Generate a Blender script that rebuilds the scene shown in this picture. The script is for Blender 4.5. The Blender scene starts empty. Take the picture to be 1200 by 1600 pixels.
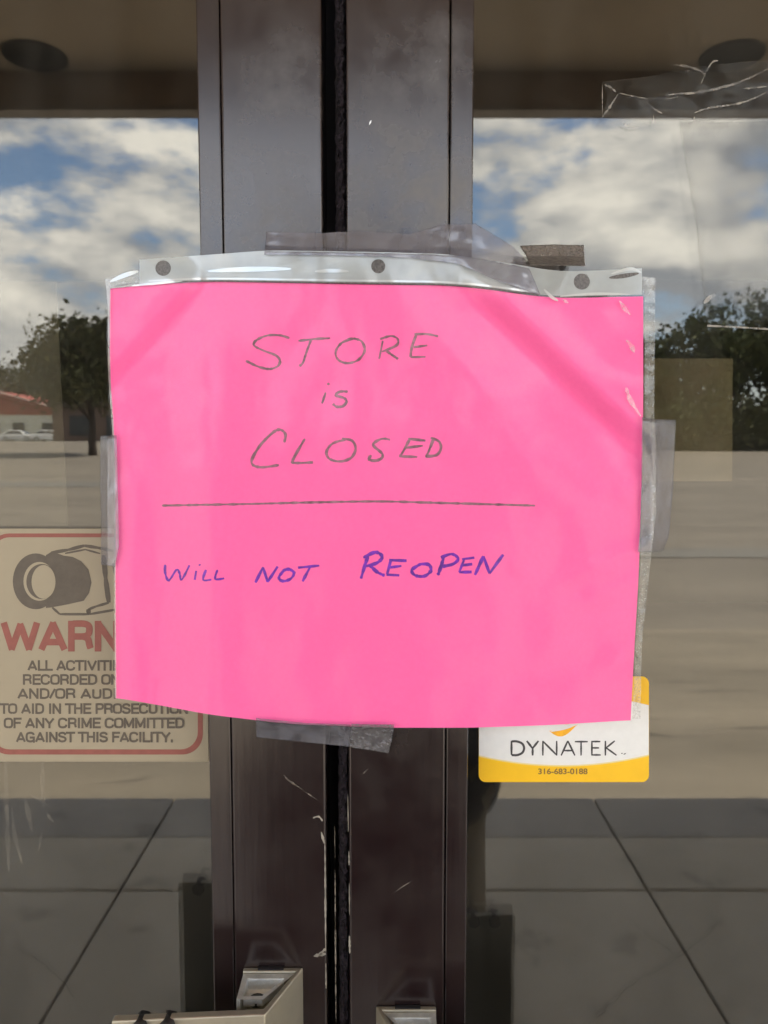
import bpy, bmesh, math, random
from mathutils import Vector, Matrix, noise
R = math.radians
sc = bpy.context.scene
col = sc.collection

# ------------------------------------------------------------------ camera
F = 1230.0                       # focal length in pixels of a 1200 x 1600 picture
TH = math.atan(98 / 1230)        # the phone looks slightly down
CAM = Vector((0, -0.41, 1.45))
cd = bpy.data.cameras.new("camera")
cam = bpy.data.objects.new("camera", cd)
col.objects.link(cam)
cam.location = CAM
cam.rotation_euler = (math.pi / 2 - TH, 0, 0)
cd.sensor_fit = 'HORIZONTAL'
cd.sensor_width = 36
cd.lens = 36 * F / 1200
cd.clip_start = 0.01
cd.clip_end = 3000
cd.dof.use_dof = True
cd.dof.focus_distance = 0.415
cd.dof.aperture_fstop = 26
sc.camera = cam

# ------------------------------------------------------------------ exposure, world, sun
sc.view_settings.view_transform = 'Standard'
sc.view_settings.look = 'None'
sc.view_settings.gamma = 1
sc.view_settings.exposure = 2.95
SUN_EL, SUN_AZ = R(52), R(90)    # azimuth clockwise from +Y (into the building): the sun stands to the right
w = bpy.data.worlds.new("World")
sc.world = w
w.use_nodes = True
nt = w.node_tree
nt.nodes.clear()


def N(t, kind, **kw):
    n = t.nodes.new(kind)
    for k, v in kw.items():
        if k.startswith('i_'):
            key = k[2:]
            key = int(key) if key.isdigit() else key.replace('_', ' ')
            n.inputs[key].default_value = v
        else:
            setattr(n, k, v)
    return n


def math_node(t, op, a, b=None, clamp=False):
    n = t.nodes.new('ShaderNodeMath')
    n.operation = op
    n.use_clamp = clamp
    for i, x in enumerate((a, b)):
        if x is None:
            continue
        if isinstance(x, (int, float)):
            n.inputs[i].default_value = x
        else:
            t.links.new(x, n.inputs[i])
    return n.outputs[0]


def build_world():
    t = nt
    sky = N(t, 'ShaderNodeTexSky', sky_type='NISHITA', sun_disc=False)
    sky.sun_elevation = SUN_EL
    sky.sun_rotation = SUN_AZ
    sky.air_density = 1.0
    sky.dust_density = 1.0
    tc = N(t, 'ShaderNodeTexCoord')

    def cloud_noise(off, scale, detail, rough, zs=2.0):
        m = N(t, 'ShaderNodeMapping')
        m.inputs['Scale'].default_value = (1, 1, zs)
        m.inputs['Location'].default_value = off
        t.links.new(tc.outputs['Generated'], m.inputs['Vector'])
        n = N(t, 'ShaderNodeTexNoise')
        n.inputs['Scale'].default_value = scale
        n.inputs['Detail'].default_value = detail
        n.inputs['Roughness'].default_value = rough
        n.inputs['Distortion'].default_value = 0.0
        t.links.new(m.outputs[0], n.inputs['Vector'])
        return n.outputs['Fac']
    o = Vector((-1.632, 2.426, 2.67))
    n1 = cloud_noise(o, 3.4, 10, 0.56, 2.1)
    n2 = cloud_noise(o + Vector((0.02, 0, 0.075)), 3.4, 5, 0.5, 2.1)
    dens = N(t, 'ShaderNodeMapRange', interpolation_type='SMOOTHSTEP')
    dens.inputs['From Min'].default_value = 0.435
    dens.inputs['From Max'].default_value = 0.52
    t.links.new(n1, dens.inputs['Value'])
    d = math_node(t, 'SUBTRACT', n1, n2)
    lit = math_node(t, 'ADD', math_node(t, 'MULTIPLY', d, 6.0), 0.42, clamp=True)
    cmix = N(t, 'ShaderNodeMix', data_type='RGBA')
    cmix.inputs['A'].default_value = (5.0, 5.3, 5.8, 1)
    cmix.inputs['B'].default_value = (14.2, 13.7, 12.6, 1)
    t.links.new(lit, cmix.inputs['Factor'])
    fmix = N(t, 'ShaderNodeMix', data_type='RGBA')
    t.links.new(dens.outputs[0], fmix.inputs['Factor'])
    boost = N(t, 'ShaderNodeVectorMath', operation='MULTIPLY')
    boost.inputs[1].default_value = (1.55, 1.62, 1.7)
    t.links.new(sky.outputs[0], boost.inputs[0])
    t.links.new(boost.outputs[0], fmix.inputs['A'])
    t.links.new(cmix.outputs['Result'], fmix.inputs['B'])
    sep = N(t, 'ShaderNodeSeparateXYZ')
    t.links.new(tc.outputs['Generated'], sep.inputs[0])
    hz = N(t, 'ShaderNodeMapRange', interpolation_type='SMOOTHSTEP')
    hz.inputs['From Min'].default_value = 0.0
    hz.inputs['From Max'].default_value = 0.22
    hz.inputs['To Min'].default_value = 0.75
    hz.inputs['To Max'].default_value = 0.0
    t.links.new(sep.outputs['Z'], hz.inputs['Value'])
    hmix = N(t, 'ShaderNodeMix', data_type='RGBA')
    hmix.inputs['B'].default_value = (7.6, 7.7, 7.8, 1)
    t.links.new(hz.outputs[0], hmix.inputs['Factor'])
    t.links.new(fmix.outputs['Result'], hmix.inputs['A'])
    bg = N(t, 'ShaderNodeBackground')
    bg.inputs['Strength'].default_value = 0.06
    out = N(t, 'ShaderNodeOutputWorld')
    t.links.new(hmix.outputs['Result'], bg.inputs['Color'])
    t.links.new(bg.outputs[0], out.inputs['Surface'])


build_world()
ld = bpy.data.lights.new("sun", 'SUN')
ld.energy = 5.0
ld.angle = R(0.5)
ld.color = (1.0, 0.95, 0.86)
sun = bpy.data.objects.new("sun", ld)
col.objects.link(sun)
SUNDIR = Vector((math.sin(SUN_AZ) * math.cos(SUN_EL), math.cos(SUN_AZ) * math.cos(SUN_EL), math.sin(SUN_EL)))
sun.rotation_euler = SUNDIR.to_track_quat('Z', 'Y').to_euler()
sun.location = SUNDIR * 30

# ------------------------------------------------------------------ helpers
GLASS_Y = 0.024                  # outer face of the panes; the stile faces are at y = 0


def ray(px, py):
    u, v = (px - 600) / F, (py - 800) / F
    return Vector((u, math.cos(TH) - v * math.sin(TH), -math.sin(TH) - v * math.cos(TH)))


def P(px, py, Y=0.0):
    d = ray(px, py)
    return CAM + d * ((Y - CAM.y) / d.y)


def G(px, py, z=0.0):
    """point on the level z that the pane mirrors"""
    d = ray(px, py)
    t = (z - CAM.z) / d.z
    p = CAM + d * t
    return Vector((p.x, 2 * GLASS_Y - p.y, z))


class MB:
    def __init__(s):
        s.v, s.f, s.sm = [], [], []

    def add(s, vs, fs, smooth=False):
        o = len(s.v)
        s.v += [tuple(x) for x in vs]
        for f in fs:
            s.f.append([i + o for i in f])
            s.sm.append(smooth)
        return s

    def box(s, a, b):
        x0, y0, z0 = (min(a[i], b[i]) for i in range(3))
        x1, y1, z1 = (max(a[i], b[i]) for i in range(3))
        return s.add([(x0, y0, z0), (x1, y0, z0), (x1, y1, z0), (x0, y1, z0), (x0, y0, z1), (x1, y0, z1), (x1, y1, z1), (x0, y1, z1)],
                     [(0, 3, 2, 1), (4, 5, 6, 7), (0, 1, 5, 4), (1, 2, 6, 5), (2, 3, 7, 6), (3, 0, 4, 7)])

    def prism(s, poly, d0, d1, axis='z', smooth=False):
        """poly: 2-D outline; extruded along axis between d0 and d1"""
        n = len(poly)

        def mk(p, d):
            return (p[0], p[1], d) if axis == 'z' else ((p[0], d, p[1]) if axis == 'y' else (d, p[0], p[1]))
        vs = [mk(p, d0) for p in poly] + [mk(p, d1) for p in poly]
        fs = [tuple(range(n))[::-1], tuple(range(n, 2 * n))]
        s.add(vs, fs)
        o = len(s.v) - 2 * n
        for i in range(n):
            j = (i + 1) % n
            s.f.append([o + i, o + j, o + n + j, o + n + i])
            s.sm.append(smooth)
        return s

    def tube(s, pts, rad, n=8, cap=True):
        pts = [Vector(p) for p in pts]
        rings = []
        for i, p in enumerate(pts):
            a = pts[max(0, i - 1)]
            b = pts[min(len(pts) - 1, i + 1)]
            t = (b - a).normalized()
            u = t.orthogonal().normalized()
            if i and rings:
                u = (pu - t * pu.dot(t)).normalized()
            pu = u
            vv = t.cross(u)
            r = rad[i] if isinstance(rad, (list, tuple)) else rad
            rings.append([p + (u * math.cos(2 * math.pi * k / n) + vv * math.sin(2 * math.pi * k / n)) * r for k in range(n)])
        vs = [q for r_ in rings for q in r_]
        fs = []
        for i in range(len(pts) - 1):
            for k in range(n):
                fs.append((i * n + k, i * n + (k + 1) % n, (i + 1) * n + (k + 1) % n, (i + 1) * n + k))
        s.add(vs, fs, True)
        if cap:
            o = len(s.v) - len(vs)
            s.f.append([o + k for k in range(n)][::-1]); s.sm.append(False)
            s.f.append([o + (len(pts) - 1) * n + k for k in range(n)]); s.sm.append(False)
        return s

    def build(s, name, mat, parent=None, bevel=0, loc=None, mats=None, seg=2):
        me = bpy.data.meshes.new(name)
        me.from_pydata(s.v, [], s.f)
        bm = bmesh.new()
        bm.from_mesh(me)
        for f_, q in zip(bm.faces, s.sm):
            f_.smooth = q
        bmesh.ops.recalc_face_normals(bm, faces=bm.faces)
        bm.to_mesh(me)
        bm.free()
        me.update()
        if mat:
            me.materials.append(mat)
        o = bpy.data.objects.new(name, me)
        col.objects.link(o)
        if loc:
            o.location = loc
        if parent:
            o.parent = parent
        if bevel:
            m = o.modifiers.new('bevel', 'BEVEL')
            m.width = bevel
            m.segments = seg
            m.limit_method = 'ANGLE'
            m.angle_limit = R(40)
            m.harden_normals = False
        return o


def tag(o, label=None, cat=None, group=None, kind=None):
    for k, v in (('label', label), ('category', cat), ('group', group), ('kind', kind)):
        if v:
            o[k] = v
    return o


def empty(name, loc=(0, 0, 0), rz=0):
    o = bpy.data.objects.new(name, None)
    o.location = loc
    o.rotation_euler = (0, 0, rz)
    o.empty_display_size = 0.05
    col.objects.link(o)
    return o


def copy_tree(o, parent=None):
    c = o.copy()
    col.objects.link(c)
    if parent:
        c.parent = parent
    for ch in list(o.children):
        copy_tree(ch, c)
    return c


# ------------------------------------------------------------------ materials
def mat_new(name):
    m = bpy.data.materials.new(name)
    m.use_nodes = True
    t = m.node_tree
    return m, t, t.nodes['Principled BSDF']


def rgba(c):
    return (c[0], c[1], c[2], 1)


def mat(name, c, rough=0.6, metal=0.0, vary=0.15, scale=8.0, bump=0.0, bscale=None, c2=None, stretch=(1, 1, 1), spec=0.5):
    """principled paint / stone / metal with noise in colour and relief"""
    m, t, b = mat_new(name)
    tc = N(t, 'ShaderNodeTexCoord')
    mp = N(t, 'ShaderNodeMapping')
    mp.inputs['Scale'].default_value = stretch
    t.links.new(tc.outputs['Object'], mp.inputs[0])
    n = N(t, 'ShaderNodeTexNoise')
    n.inputs['Scale'].default_value = scale
    n.inputs['Detail'].default_value = 6
    n.inputs['Roughness'].default_value = 0.6
    t.links.new(mp.outputs[0], n.inputs['Vector'])
    ramp = N(t, 'ShaderNodeMapRange')
    ramp.inputs['From Min'].default_value = 0.3
    ramp.inputs['From Max'].default_value = 0.7
    t.links.new(n.outputs['Fac'], ramp.inputs['Value'])
    mx = N(t, 'ShaderNodeMix', data_type='RGBA')
    a = tuple(x * (1 - vary) for x in c)
    bb = c2 if c2 else tuple(min(1, x * (1 + vary)) for x in c)
    mx.inputs['A'].default_value = rgba(a)
    mx.inputs['B'].default_value = rgba(bb)
    t.links.new(ramp.outputs[0], mx.inputs['Factor'])
    t.links.new(mx.outputs['Result'], b.inputs['Base Color'])
    b.inputs['Roughness'].default_value = rough
    b.inputs['Metallic'].default_value = metal
    b.inputs['Specular IOR Level'].default_value = spec
    if bump:
        n2 = N(t, 'ShaderNodeTexNoise')
        n2.inputs['Scale'].default_value = bscale or scale * 6
        n2.inputs['Detail'].default_value = 5
        t.links.new(mp.outputs[0], n2.inputs['Vector'])
        bp = N(t, 'ShaderNodeBump')
        bp.inputs['Strength'].default_value = bump
        bp.inputs['Distance'].default_value = 0.01
        t.links.new(n2.outputs['Fac'], bp.inputs['Height'])
        t.links.new(bp.outputs[0], b.inputs['Normal'])
    return m


def film(name, tint, alpha, rough=0.2, gloss=0.06, grain=0.0, gscale=900, colour=(0.6, 0.62, 0.66)):
    """clear plastic: lets most light through, scatters a little, shines"""
    m, t, b = mat_new(name)
    t.nodes.remove(b)
    out = t.nodes['Material Output']
    tr = N(t, 'ShaderNodeBsdfTransparent')
    tr.inputs[0].default_value = rgba(tint)
    df = N(t, 'ShaderNodeBsdfDiffuse')
    df.inputs[0].default_value = rgba(colour)
    tl = N(t, 'ShaderNodeBsdfTranslucent')
    tl.inputs[0].default_value = rgba(colour)
    sc_ = N(t, 'ShaderNodeMixShader', i_0=0.25)
    t.links.new(df.outputs[0], sc_.inputs[1])
    t.links.new(tl.outputs[0], sc_.inputs[2])
    mx = N(t, 'ShaderNodeMixShader')
    tc = N(t, 'ShaderNodeTexCoord')
    n = N(t, 'ShaderNodeTexNoise')
    n.inputs['Scale'].default_value = gscale
    n.inputs['Detail'].default_value = 3
    t.links.new(tc.outputs['Object'], n.inputs['Vector'])
    mr = N(t, 'ShaderNodeMapRange')
    mr.inputs['From Min'].default_value = 0.35
    mr.inputs['From Max'].default_value = 0.65
    mr.inputs['To Min'].default_value = max(0, alpha - grain)
    mr.inputs['To Max'].default_value = min(1, alpha + grain)
    t.links.new(n.outputs['Fac'], mr.inputs['Value'])
    t.links.new(mr.outputs[0], mx.inputs[0])
    t.links.new(tr.outputs[0], mx.inputs[1])
    t.links.new(sc_.outputs[0], mx.inputs[2])
    gl = N(t, 'ShaderNodeBsdfGlossy')
    gl.inputs['Roughness'].default_value = rough
    lw = N(t, 'ShaderNodeLayerWeight')
    lw.inputs['Blend'].default_value = 0.5
    fac = math_node(t, 'ADD', math_node(t, 'MULTIPLY', math_node(t, 'POWER', lw.outputs['Facing'], 4.0), 0.7), gloss, clamp=True)
    mg = N(t, 'ShaderNodeMixShader')
    t.links.new(fac, mg.inputs[0])
    t.links.new(mx.outputs[0], mg.inputs[1])
    t.links.new(gl.outputs[0], mg.inputs[2])
    t.links.new(mg.outputs[0], out.inputs['Surface'])
    return m


def glass_mat():
    m, t, b = mat_new('tinted_glass')
    t.nodes.remove(b)
    out = t.nodes['Material Output']
    tr = N(t, 'ShaderNodeBsdfTransparent')
    tr.inputs[0].default_value = (0.86, 0.86, 0.83, 1)
    gl = N(t, 'ShaderNodeBsdfGlossy')
    gl.inputs['Roughness'].default_value = 0.0
    gl.inputs['Color'].default_value = (1.0, 0.985, 0.95, 1)
    lw = N(t, 'ShaderNodeLayerWeight')
    lw.inputs['Blend'].default_value = 0.5
    fac = math_node(t, 'ADD', math_node(t, 'MULTIPLY', math_node(t, 'POWER', lw.outputs['Facing'], 5.0), 0.9), 0.066, clamp=True)
    mx = N(t, 'ShaderNodeMixShader')
    t.links.new(fac, mx.inputs[0])
    t.links.new(tr.outputs[0], mx.inputs[1])
    t.links.new(gl.outputs[0], mx.inputs[2])
    # a thin veil of dust
    tc = N(t, 'ShaderNodeTexCoord')
    mp = N(t, 'ShaderNodeMapping')
    mp.inputs['Scale'].default_value = (1, 1, 0.35)
    t.links.new(tc.outputs['Object'], mp.inputs[0])
    n = N(t, 'ShaderNodeTexNoise')
    n.inputs['Scale'].default_value = 22
    n.inputs['Detail'].default_value = 9
    n.inputs['Roughness'].default_value = 0.7
    t.links.new(mp.outputs[0], n.inputs['Vector'])
    mr = N(t, 'ShaderNodeMapRange')
    mr.inputs['From Min'].default_value = 0.42
    mr.inputs['From Max'].default_value = 0.75
    mr.inputs['To Min'].default_value = 0.004
    mr.inputs['To Max'].default_value = 0.035
    t.links.new(n.outputs['Fac'], mr.inputs['Value'])
    df = N(t, 'ShaderNodeBsdfDiffuse')
    df.inputs[0].default_value = (0.5, 0.48, 0.44, 1)
    m2 = N(t, 'ShaderNodeMixShader')
    t.links.new(mr.outputs[0], m2.inputs[0])
    t.links.new(mx.outputs[0], m2.inputs[1])
    t.links.new(df.outputs[0], m2.inputs[2])
    t.links.new(m2.outputs[0], out.inputs['Surface'])
    return m


def bronze_mat():
    """dark anodised aluminium, rubbed and smeared in places"""
    m, t, b = mat_new('dark_bronze_anodised')
    tc = N(t, 'ShaderNodeTexCoord')
    mp = N(t, 'ShaderNodeMapping')
    mp.inputs['Scale'].default_value = (60, 60, 3)
    t.links.new(tc.outputs['Object'], mp.inputs[0])
    n = N(t, 'ShaderNodeTexNoise')          # vertical streaks
    n.inputs['Scale'].default_value = 1.6
    n.inputs['Detail'].default_value = 6
    t.links.new(mp.outputs[0], n.inputs['Vector'])
    n2 = N(t, 'ShaderNodeTexNoise')         # blotches
    n2.inputs['Scale'].default_value = 42
    n2.inputs['Detail'].default_value = 8
    n2.inputs['Roughness'].default_value = 0.62
    t.links.new(tc.outputs['Object'], n2.inputs['Vector'])
    mr = N(t, 'ShaderNodeMapRange')
    mr.inputs['From Min'].default_value = 0.33
    mr.inputs['From Max'].default_value = 0.72
    t.links.new(n2.outputs['Fac'], mr.inputs['Value'])
    geo = N(t, 'ShaderNodeNewGeometry')     # rubbed patches where old notices were taped and hands pushed
    acc = None
    for (cx, cz, rr_, am) in ((0.014, 1.572, 0.07, 1.0), (0.02, 1.64, 0.05, 0.45), (-0.06, 1.555, 0.07, 0.7), (-0.045, 1.63, 0.05, 0.35), (0.0, 1.30, 0.05, 0.12)):
        vm = N(t, 'ShaderNodeVectorMath', operation='SUBTRACT')
        vm.inputs[1].default_value = (cx, 0, cz)
        t.links.new(geo.outputs['Position'], vm.inputs[0])
        ln = N(t, 'ShaderNodeVectorMath', operation='LENGTH')
        t.links.new(vm.outputs[0], ln.inputs[0])
        m3 = N(t, 'ShaderNodeMapRange', interpolation_type='SMOOTHSTEP')
        m3.inputs['From Min'].default_value = rr_
        m3.inputs['From Max'].default_value = 0.005
        m3.inputs['To Max'].default_value = am
        t.links.new(ln.outputs['Value'], m3.inputs['Value'])
        acc = m3.outputs[0] if acc is None else math_node(t, 'MAXIMUM', acc, m3.outputs[0])
    acc = math_node(t, 'ADD', acc, 0.10)
    sm = math_node(t, 'MULTIPLY', mr.outputs[0], acc)
    s = math_node(t, 'ADD', math_node(t, 'MULTIPLY', n.outputs['Fac'], 0.06), math_node(t, 'MULTIPLY', sm, 0.85))
    cr = N(t, 'ShaderNodeMix', data_type='RGBA')
    cr.inputs['A'].default_value = (0.009, 0.0028, 0.0038, 1)
    cr.inputs['B'].default_value = (0.12, 0.11, 0.10, 1)
    t.links.new(s, cr.inputs['Factor'])
    t.links.new(cr.outputs['Result'], b.inputs['Base Color'])
    rr = N(t, 'ShaderNodeMapRange')
    rr.inputs['To Min'].default_value = 0.17
    rr.inputs['To Max'].default_value = 0.46
    t.links.new(s, rr.inputs['Value'])
    t.links.new(rr.outputs[0], b.inputs['Roughness'])
    b.inputs['Metallic'].default_value = 0.0
    b.inputs['IOR'].default_value = 1.66
    b.inputs['Specular Tint'].default_value = (0.97, 0.97, 1.0, 1)
    bp = N(t, 'ShaderNodeBump')
    bp.inputs['Strength'].default_value = 0.12
    bp.inputs['Distance'].default_value = 0.001
    t.links.new(n.outputs['Fac'], bp.inputs['Height'])
    t.links.new(bp.outputs[0], b.inputs['Normal'])
    return m


M = {}
M['bronze'] = bronze_mat()
M['glass'] = glass_mat()
M['black_gap'] = mat('black_rubber', (0.006, 0.005, 0.007), 0.9, vary=0.2, scale=200)
M['brush'] = mat('brush_pile', (0.007, 0.004, 0.008), 0.95, vary=0.8, scale=420, bump=0.6, bscale=600, c2=(0.026, 0.016, 0.026))
M['worn'] = mat('worn_aluminium', (0.72, 0.70, 0.66), 0.35, 1.0, vary=0.2, scale=120)
M['champagne'] = mat('champagne_aluminium', (0.50, 0.46, 0.365), 0.36, 0.7, vary=0.07, scale=60, bump=0.03, bscale=500)
M['cap'] = mat('grey_cast_cap', (0.66, 0.67, 0.65), 0.5, 0.6, vary=0.2, scale=120, bump=0.15, bscale=600)
M['dark_screw'] = mat('black_screw', (0.01, 0.01, 0.01), 0.5, vary=0.2)
M['paper'] = mat('pink_paper', (1.0, 0.138, 0.41), 0.55, vary=0.035, scale=500, bump=0.03, bscale=1500, c2=(1.0, 0.146, 0.42), spec=0.3)
M['grey_ink'] = mat('grey_ink', (0.25, 0.115, 0.155), 0.6, vary=0.6, scale=260)
M['violet_ink'] = mat('violet_ink', (0.15, 0.012, 0.40), 0.6, vary=0.5, scale=260)
M['sleeve'] = film('clear_sleeve', (0.985, 0.985, 0.985), 0.015, rough=0.16, gloss=0.022)
M['seam'] = film('sealed_seam', (0.92, 0.92, 0.92), 0.24, rough=0.22, gloss=0.07, grain=0.13, gscale=1100, colour=(0.58, 0.6, 0.58))
M['fleck'] = film('painted_glint', (0.97, 0.97, 0.97), 0.33, rough=0.15, gloss=0.1, grain=0.2, gscale=260, colour=(0.85, 0.8, 0.85))  # milky colour that paints glints on the sleeve film
M['edge'] = film('clear_edge', (0.92, 0.92, 0.92), 0.4, rough=0.2, gloss=0.1, grain=0.05, gscale=200, colour=(0.6, 0.6, 0.58))
M['strip'] = film('frosted_strip', (0.9, 0.92, 0.94), 0.64, rough=0.2, gloss=0.10, grain=0.06, gscale=60, colour=(0.62, 0.68, 0.7))
M['hole'] = film('sleeve_hole', (0.4, 0.38, 0.38), 0.7, rough=0.4, gloss=0.03, grain=0.2, gscale=900, colour=(0.19, 0.175, 0.17))
M['tape'] = film('clear_tape', (0.86, 0.86, 0.89), 0.22, rough=0.18, gloss=0.07, grain=0.10, gscale=110, colour=(0.37, 0.37, 0.43))
M['tape_speck'] = film('speckled_tape', (0.8, 0.8, 0.83), 0.34, rough=0.25, gloss=0.07, grain=0.22, gscale=420, colour=(0.33, 0.32, 0.34))
M['tape_grain'] = film('blistered_tape', (0.62, 0.58, 0.56), 0.45, rough=0.3, gloss=0.08, grain=0.4, gscale=520, colour=(0.28, 0.25, 0.23))
M['tape_clear'] = film('glass_tape', (0.95, 0.95, 0.95), 0.014, rough=0.15, gloss=0.006, grain=0.014, gscale=70, colour=(0.6, 0.62, 0.6))
M['crease_and_glint'] = film('tape_crease_and_glint', (0.92, 0.92, 0.92), 0.27, rough=0.3, gloss=0.05, grain=0.25, gscale=150, colour=(0.56, 0.5, 0.42))  # pale colour of creases and scratches, also of painted highlights
M['residue'] = film('glue_residue', (1, 1, 1), 0.07, rough=0.5, gloss=0.0, grain=0.06, gscale=300, colour=(0.75, 0.68, 0.55))
M['warn_board'] = mat('warning_vinyl', (0.33, 0.28, 0.195), 0.6, vary=0.05, scale=30)
M['warn_red'] = mat('warning_red', (0.255, 0.078, 0.06), 0.6, vary=0.12, scale=150)
M['warn_grey'] = mat('warning_grey', (0.10, 0.08, 0.06), 0.6, vary=0.15, scale=150)
M['st_white'] = mat('sticker_white', (0.74, 0.75, 0.74), 0.35, vary=0.03, scale=200)
M['st_yellow'] = mat('sticker_yellow', (0.86, 0.50, 0.003), 0.35, vary=0.03, scale=100)
M['st_orange'] = mat('sticker_orange', (0.86, 0.42, 0.01), 0.35, vary=0.15, scale=300)
M['st_black'] = mat('sticker_black', (0.045, 0.045, 0.05), 0.4, vary=0.1)
M['st_phone'] = mat('sticker_phone_grey', (0.2, 0.12, 0.03), 0.4, vary=0.1)
M['poster'] = mat('faded_poster', (0.11, 0.09, 0.03), 0.7, vary=0.3, scale=24, c2=(0.14, 0.10, 0.05))
M['poster_dim'] = mat('dim_poster', (0.06, 0.05, 0.028), 0.7, vary=0.3, scale=20)
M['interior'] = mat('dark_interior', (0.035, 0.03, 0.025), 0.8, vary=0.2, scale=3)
M['stucco'] = mat('tan_stucco', (0.42, 0.35, 0.26), 0.85, vary=0.1, scale=5, bump=0.3, bscale=120)
M['soffit'] = mat('soffit_plaster', (0.48, 0.40, 0.31), 0.85, vary=0.06, scale=3, bump=0.15, bscale=80)
M['fascia'] = mat('brown_fascia', (0.30, 0.235, 0.19), 0.7, vary=0.12, scale=6, stretch=(3, 1, 0.5))
M['trim'] = mat('grey_trim', (0.26, 0.23, 0.21), 0.5, 0.3, vary=0.1)
M['black_can'] = mat('lamp_can', (0.012, 0.012, 0.014), 0.4, vary=0.1)
M['lens'] = mat('lamp_lens', (0.09, 0.09, 0.09), 0.25, vary=0.1)
M['leaf'] = None


def concrete(name, c, stain=0.45, scale=1.2, stretch=(1, 1, 1)):
    m, t, b = mat_new(name)
    tc0 = N(t, 'ShaderNodeTexCoord')
    tc = N(t, 'ShaderNodeMapping')
    tc.inputs['Scale'].default_value = stretch
    t.links.new(tc0.outputs['Object'], tc.inputs['Vector'])
    n = N(t, 'ShaderNodeTexNoise', i_Scale=scale, i_Detail=8, i_Roughness=0.65)
    t.links.new(tc.outputs[0], n.inputs['Vector'])
    n2 = N(t, 'ShaderNodeTexNoise', i_Scale=scale * 5, i_Detail=4)
    t.links.new(tc.outputs[0], n2.inputs['Vector'])
    mr = N(t, 'ShaderNodeMapRange')
    mr.inputs['From Min'].default_value = 0.25
    mr.inputs['From Max'].default_value = 0.75
    t.links.new(n.outputs['Fac'], mr.inputs['Value'])
    spot = N(t, 'ShaderNodeMapRange', interpolation_type='SMOOTHSTEP')
    spot.inputs['From Min'].default_value = 0.60
    spot.inputs['From Max'].default_value = 0.69
    t.links.new(n2.outputs['Fac'], spot.inputs['Value'])
    f = math_node(t, 'ADD', math_node(t, 'MULTIPLY', mr.outputs[0], stain), math_node(t, 'MULTIPLY', spot.outputs[0], 0.5), clamp=True)
    mx = N(t, 'ShaderNodeMix', data_type='RGBA')
    mx.inputs['A'].default_value = rgba(c)
    mx.inputs['B'].default_value = rgba([x * 0.45 for x in c])
    t.links.new(f, mx.inputs['Factor'])
    t.links.new(mx.outputs['Result'], b.inputs['Base Color'])
    b.inputs['Roughness'].default_value = 0.85
    n3 = N(t, 'ShaderNodeTexNoise', i_Scale=90, i_Detail=4)
    t.links.new(tc.outputs[0], n3.inputs['Vector'])
    bp = N(t, 'ShaderNodeBump', i_Strength=0.25, i_Distance=0.004)
    t.links.new(n3.outputs['Fac'], bp.inputs['Height'])
    t.links.new(bp.outputs[0], b.inputs['Normal'])
    return m


M['slab'] = concrete('sidewalk_concrete', (0.53, 0.48, 0.40), 0.6)
M['kerb'] = concrete('kerb_concrete', (0.36, 0.335, 0.305), 0.55)
M['joint'] = mat('joint_dirt', (0.06, 0.05, 0.04), 0.95)
M['lot'] = concrete('worn_asphalt', (0.165, 0.140, 0.110), 0.75, 0.55, (0.35, 1.6, 1))
M['lane'] = concrete('drive_lane_concrete', (0.20, 0.168, 0.125), 0.85, 1.1, (0.35, 1.5, 1))
M['lot_seal'] = concrete('lot_patch', (0.13, 0.12, 0.105), 0.3, 0.5)
M['grass'] = mat('mown_grass', (0.085, 0.10, 0.03), 0.9, vary=0.35, scale=0.8)


# ------------------------------------------------------------------ the setting outside (mirrored in the panes)
KERB_Y = -2.72


def ground_z(y):
    d = -(y - KERB_Y)
    if d <= 60:
        return -0.13 + 0.037 * d
    return -0.13 + 0.037 * 60 + 0.008 * (d - 60)


def strip_sheet(name, x0, x1, y0, y1, dz, m, nx=1, kind='structure'):
    ys = [y0 + (y1 - y0) * i / 40 for i in range(41)]
    b = MB()
    vs, fs = [], []
    for y in ys:
        for i in range(nx + 1):
            vs.append((x0 + (x1 - x0) * i / nx, y, ground_z(y) + dz))
    for j in range(40):
        for i in range(nx):
            a = j * (nx + 1) + i
            fs.append((a, a + 1, a + nx + 2, a + nx + 1))
    b.add(vs, fs, True)
    return tag(b.build(name, m), kind=kind)


ys = [KERB_Y] + [KERB_Y - d for d in (1, 3, 6, 10, 15, 20, 30, 40, 50, 60, 63, 80, 120, 250, 800)]
b = MB()
vs, fs = [], []
for y in ys:
    for x in (-800, -60, 60, 800):
        vs.append((x, y, ground_z(y)))
for j in range(len(ys) - 1):
    for i in range(3):
        a = j * 4 + i
        fs.append((a, a + 1, a + 5, a + 4))
b.add(vs, fs, True)
tag(b.build('parking_lot', M['lot']), kind='structure')
b = MB()
b.box((-800, 7.5, -0.5), (800, 800, -0.14))
tag(b.build('ground', M['grass']), kind='structure')
strip_sheet('grass_verge', -110, -8, -104, -170, 0.012, M['grass'])
strip_sheet('grass_bank', 8, 70, -42.5, -100, 0.012, M['grass'])
strip_sheet('drive_lane', -60, 60, KERB_Y - .01, -5.85, 0.004, M['lane'])
strip_sheet('asphalt_patch', -60, -4, -19.5, -21.2, 0.008, M['lot_seal'])
strip_sheet('asphalt_strip', 1.2, 40, -9.2, -9.9, 0.008, M['lot_seal'])

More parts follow.
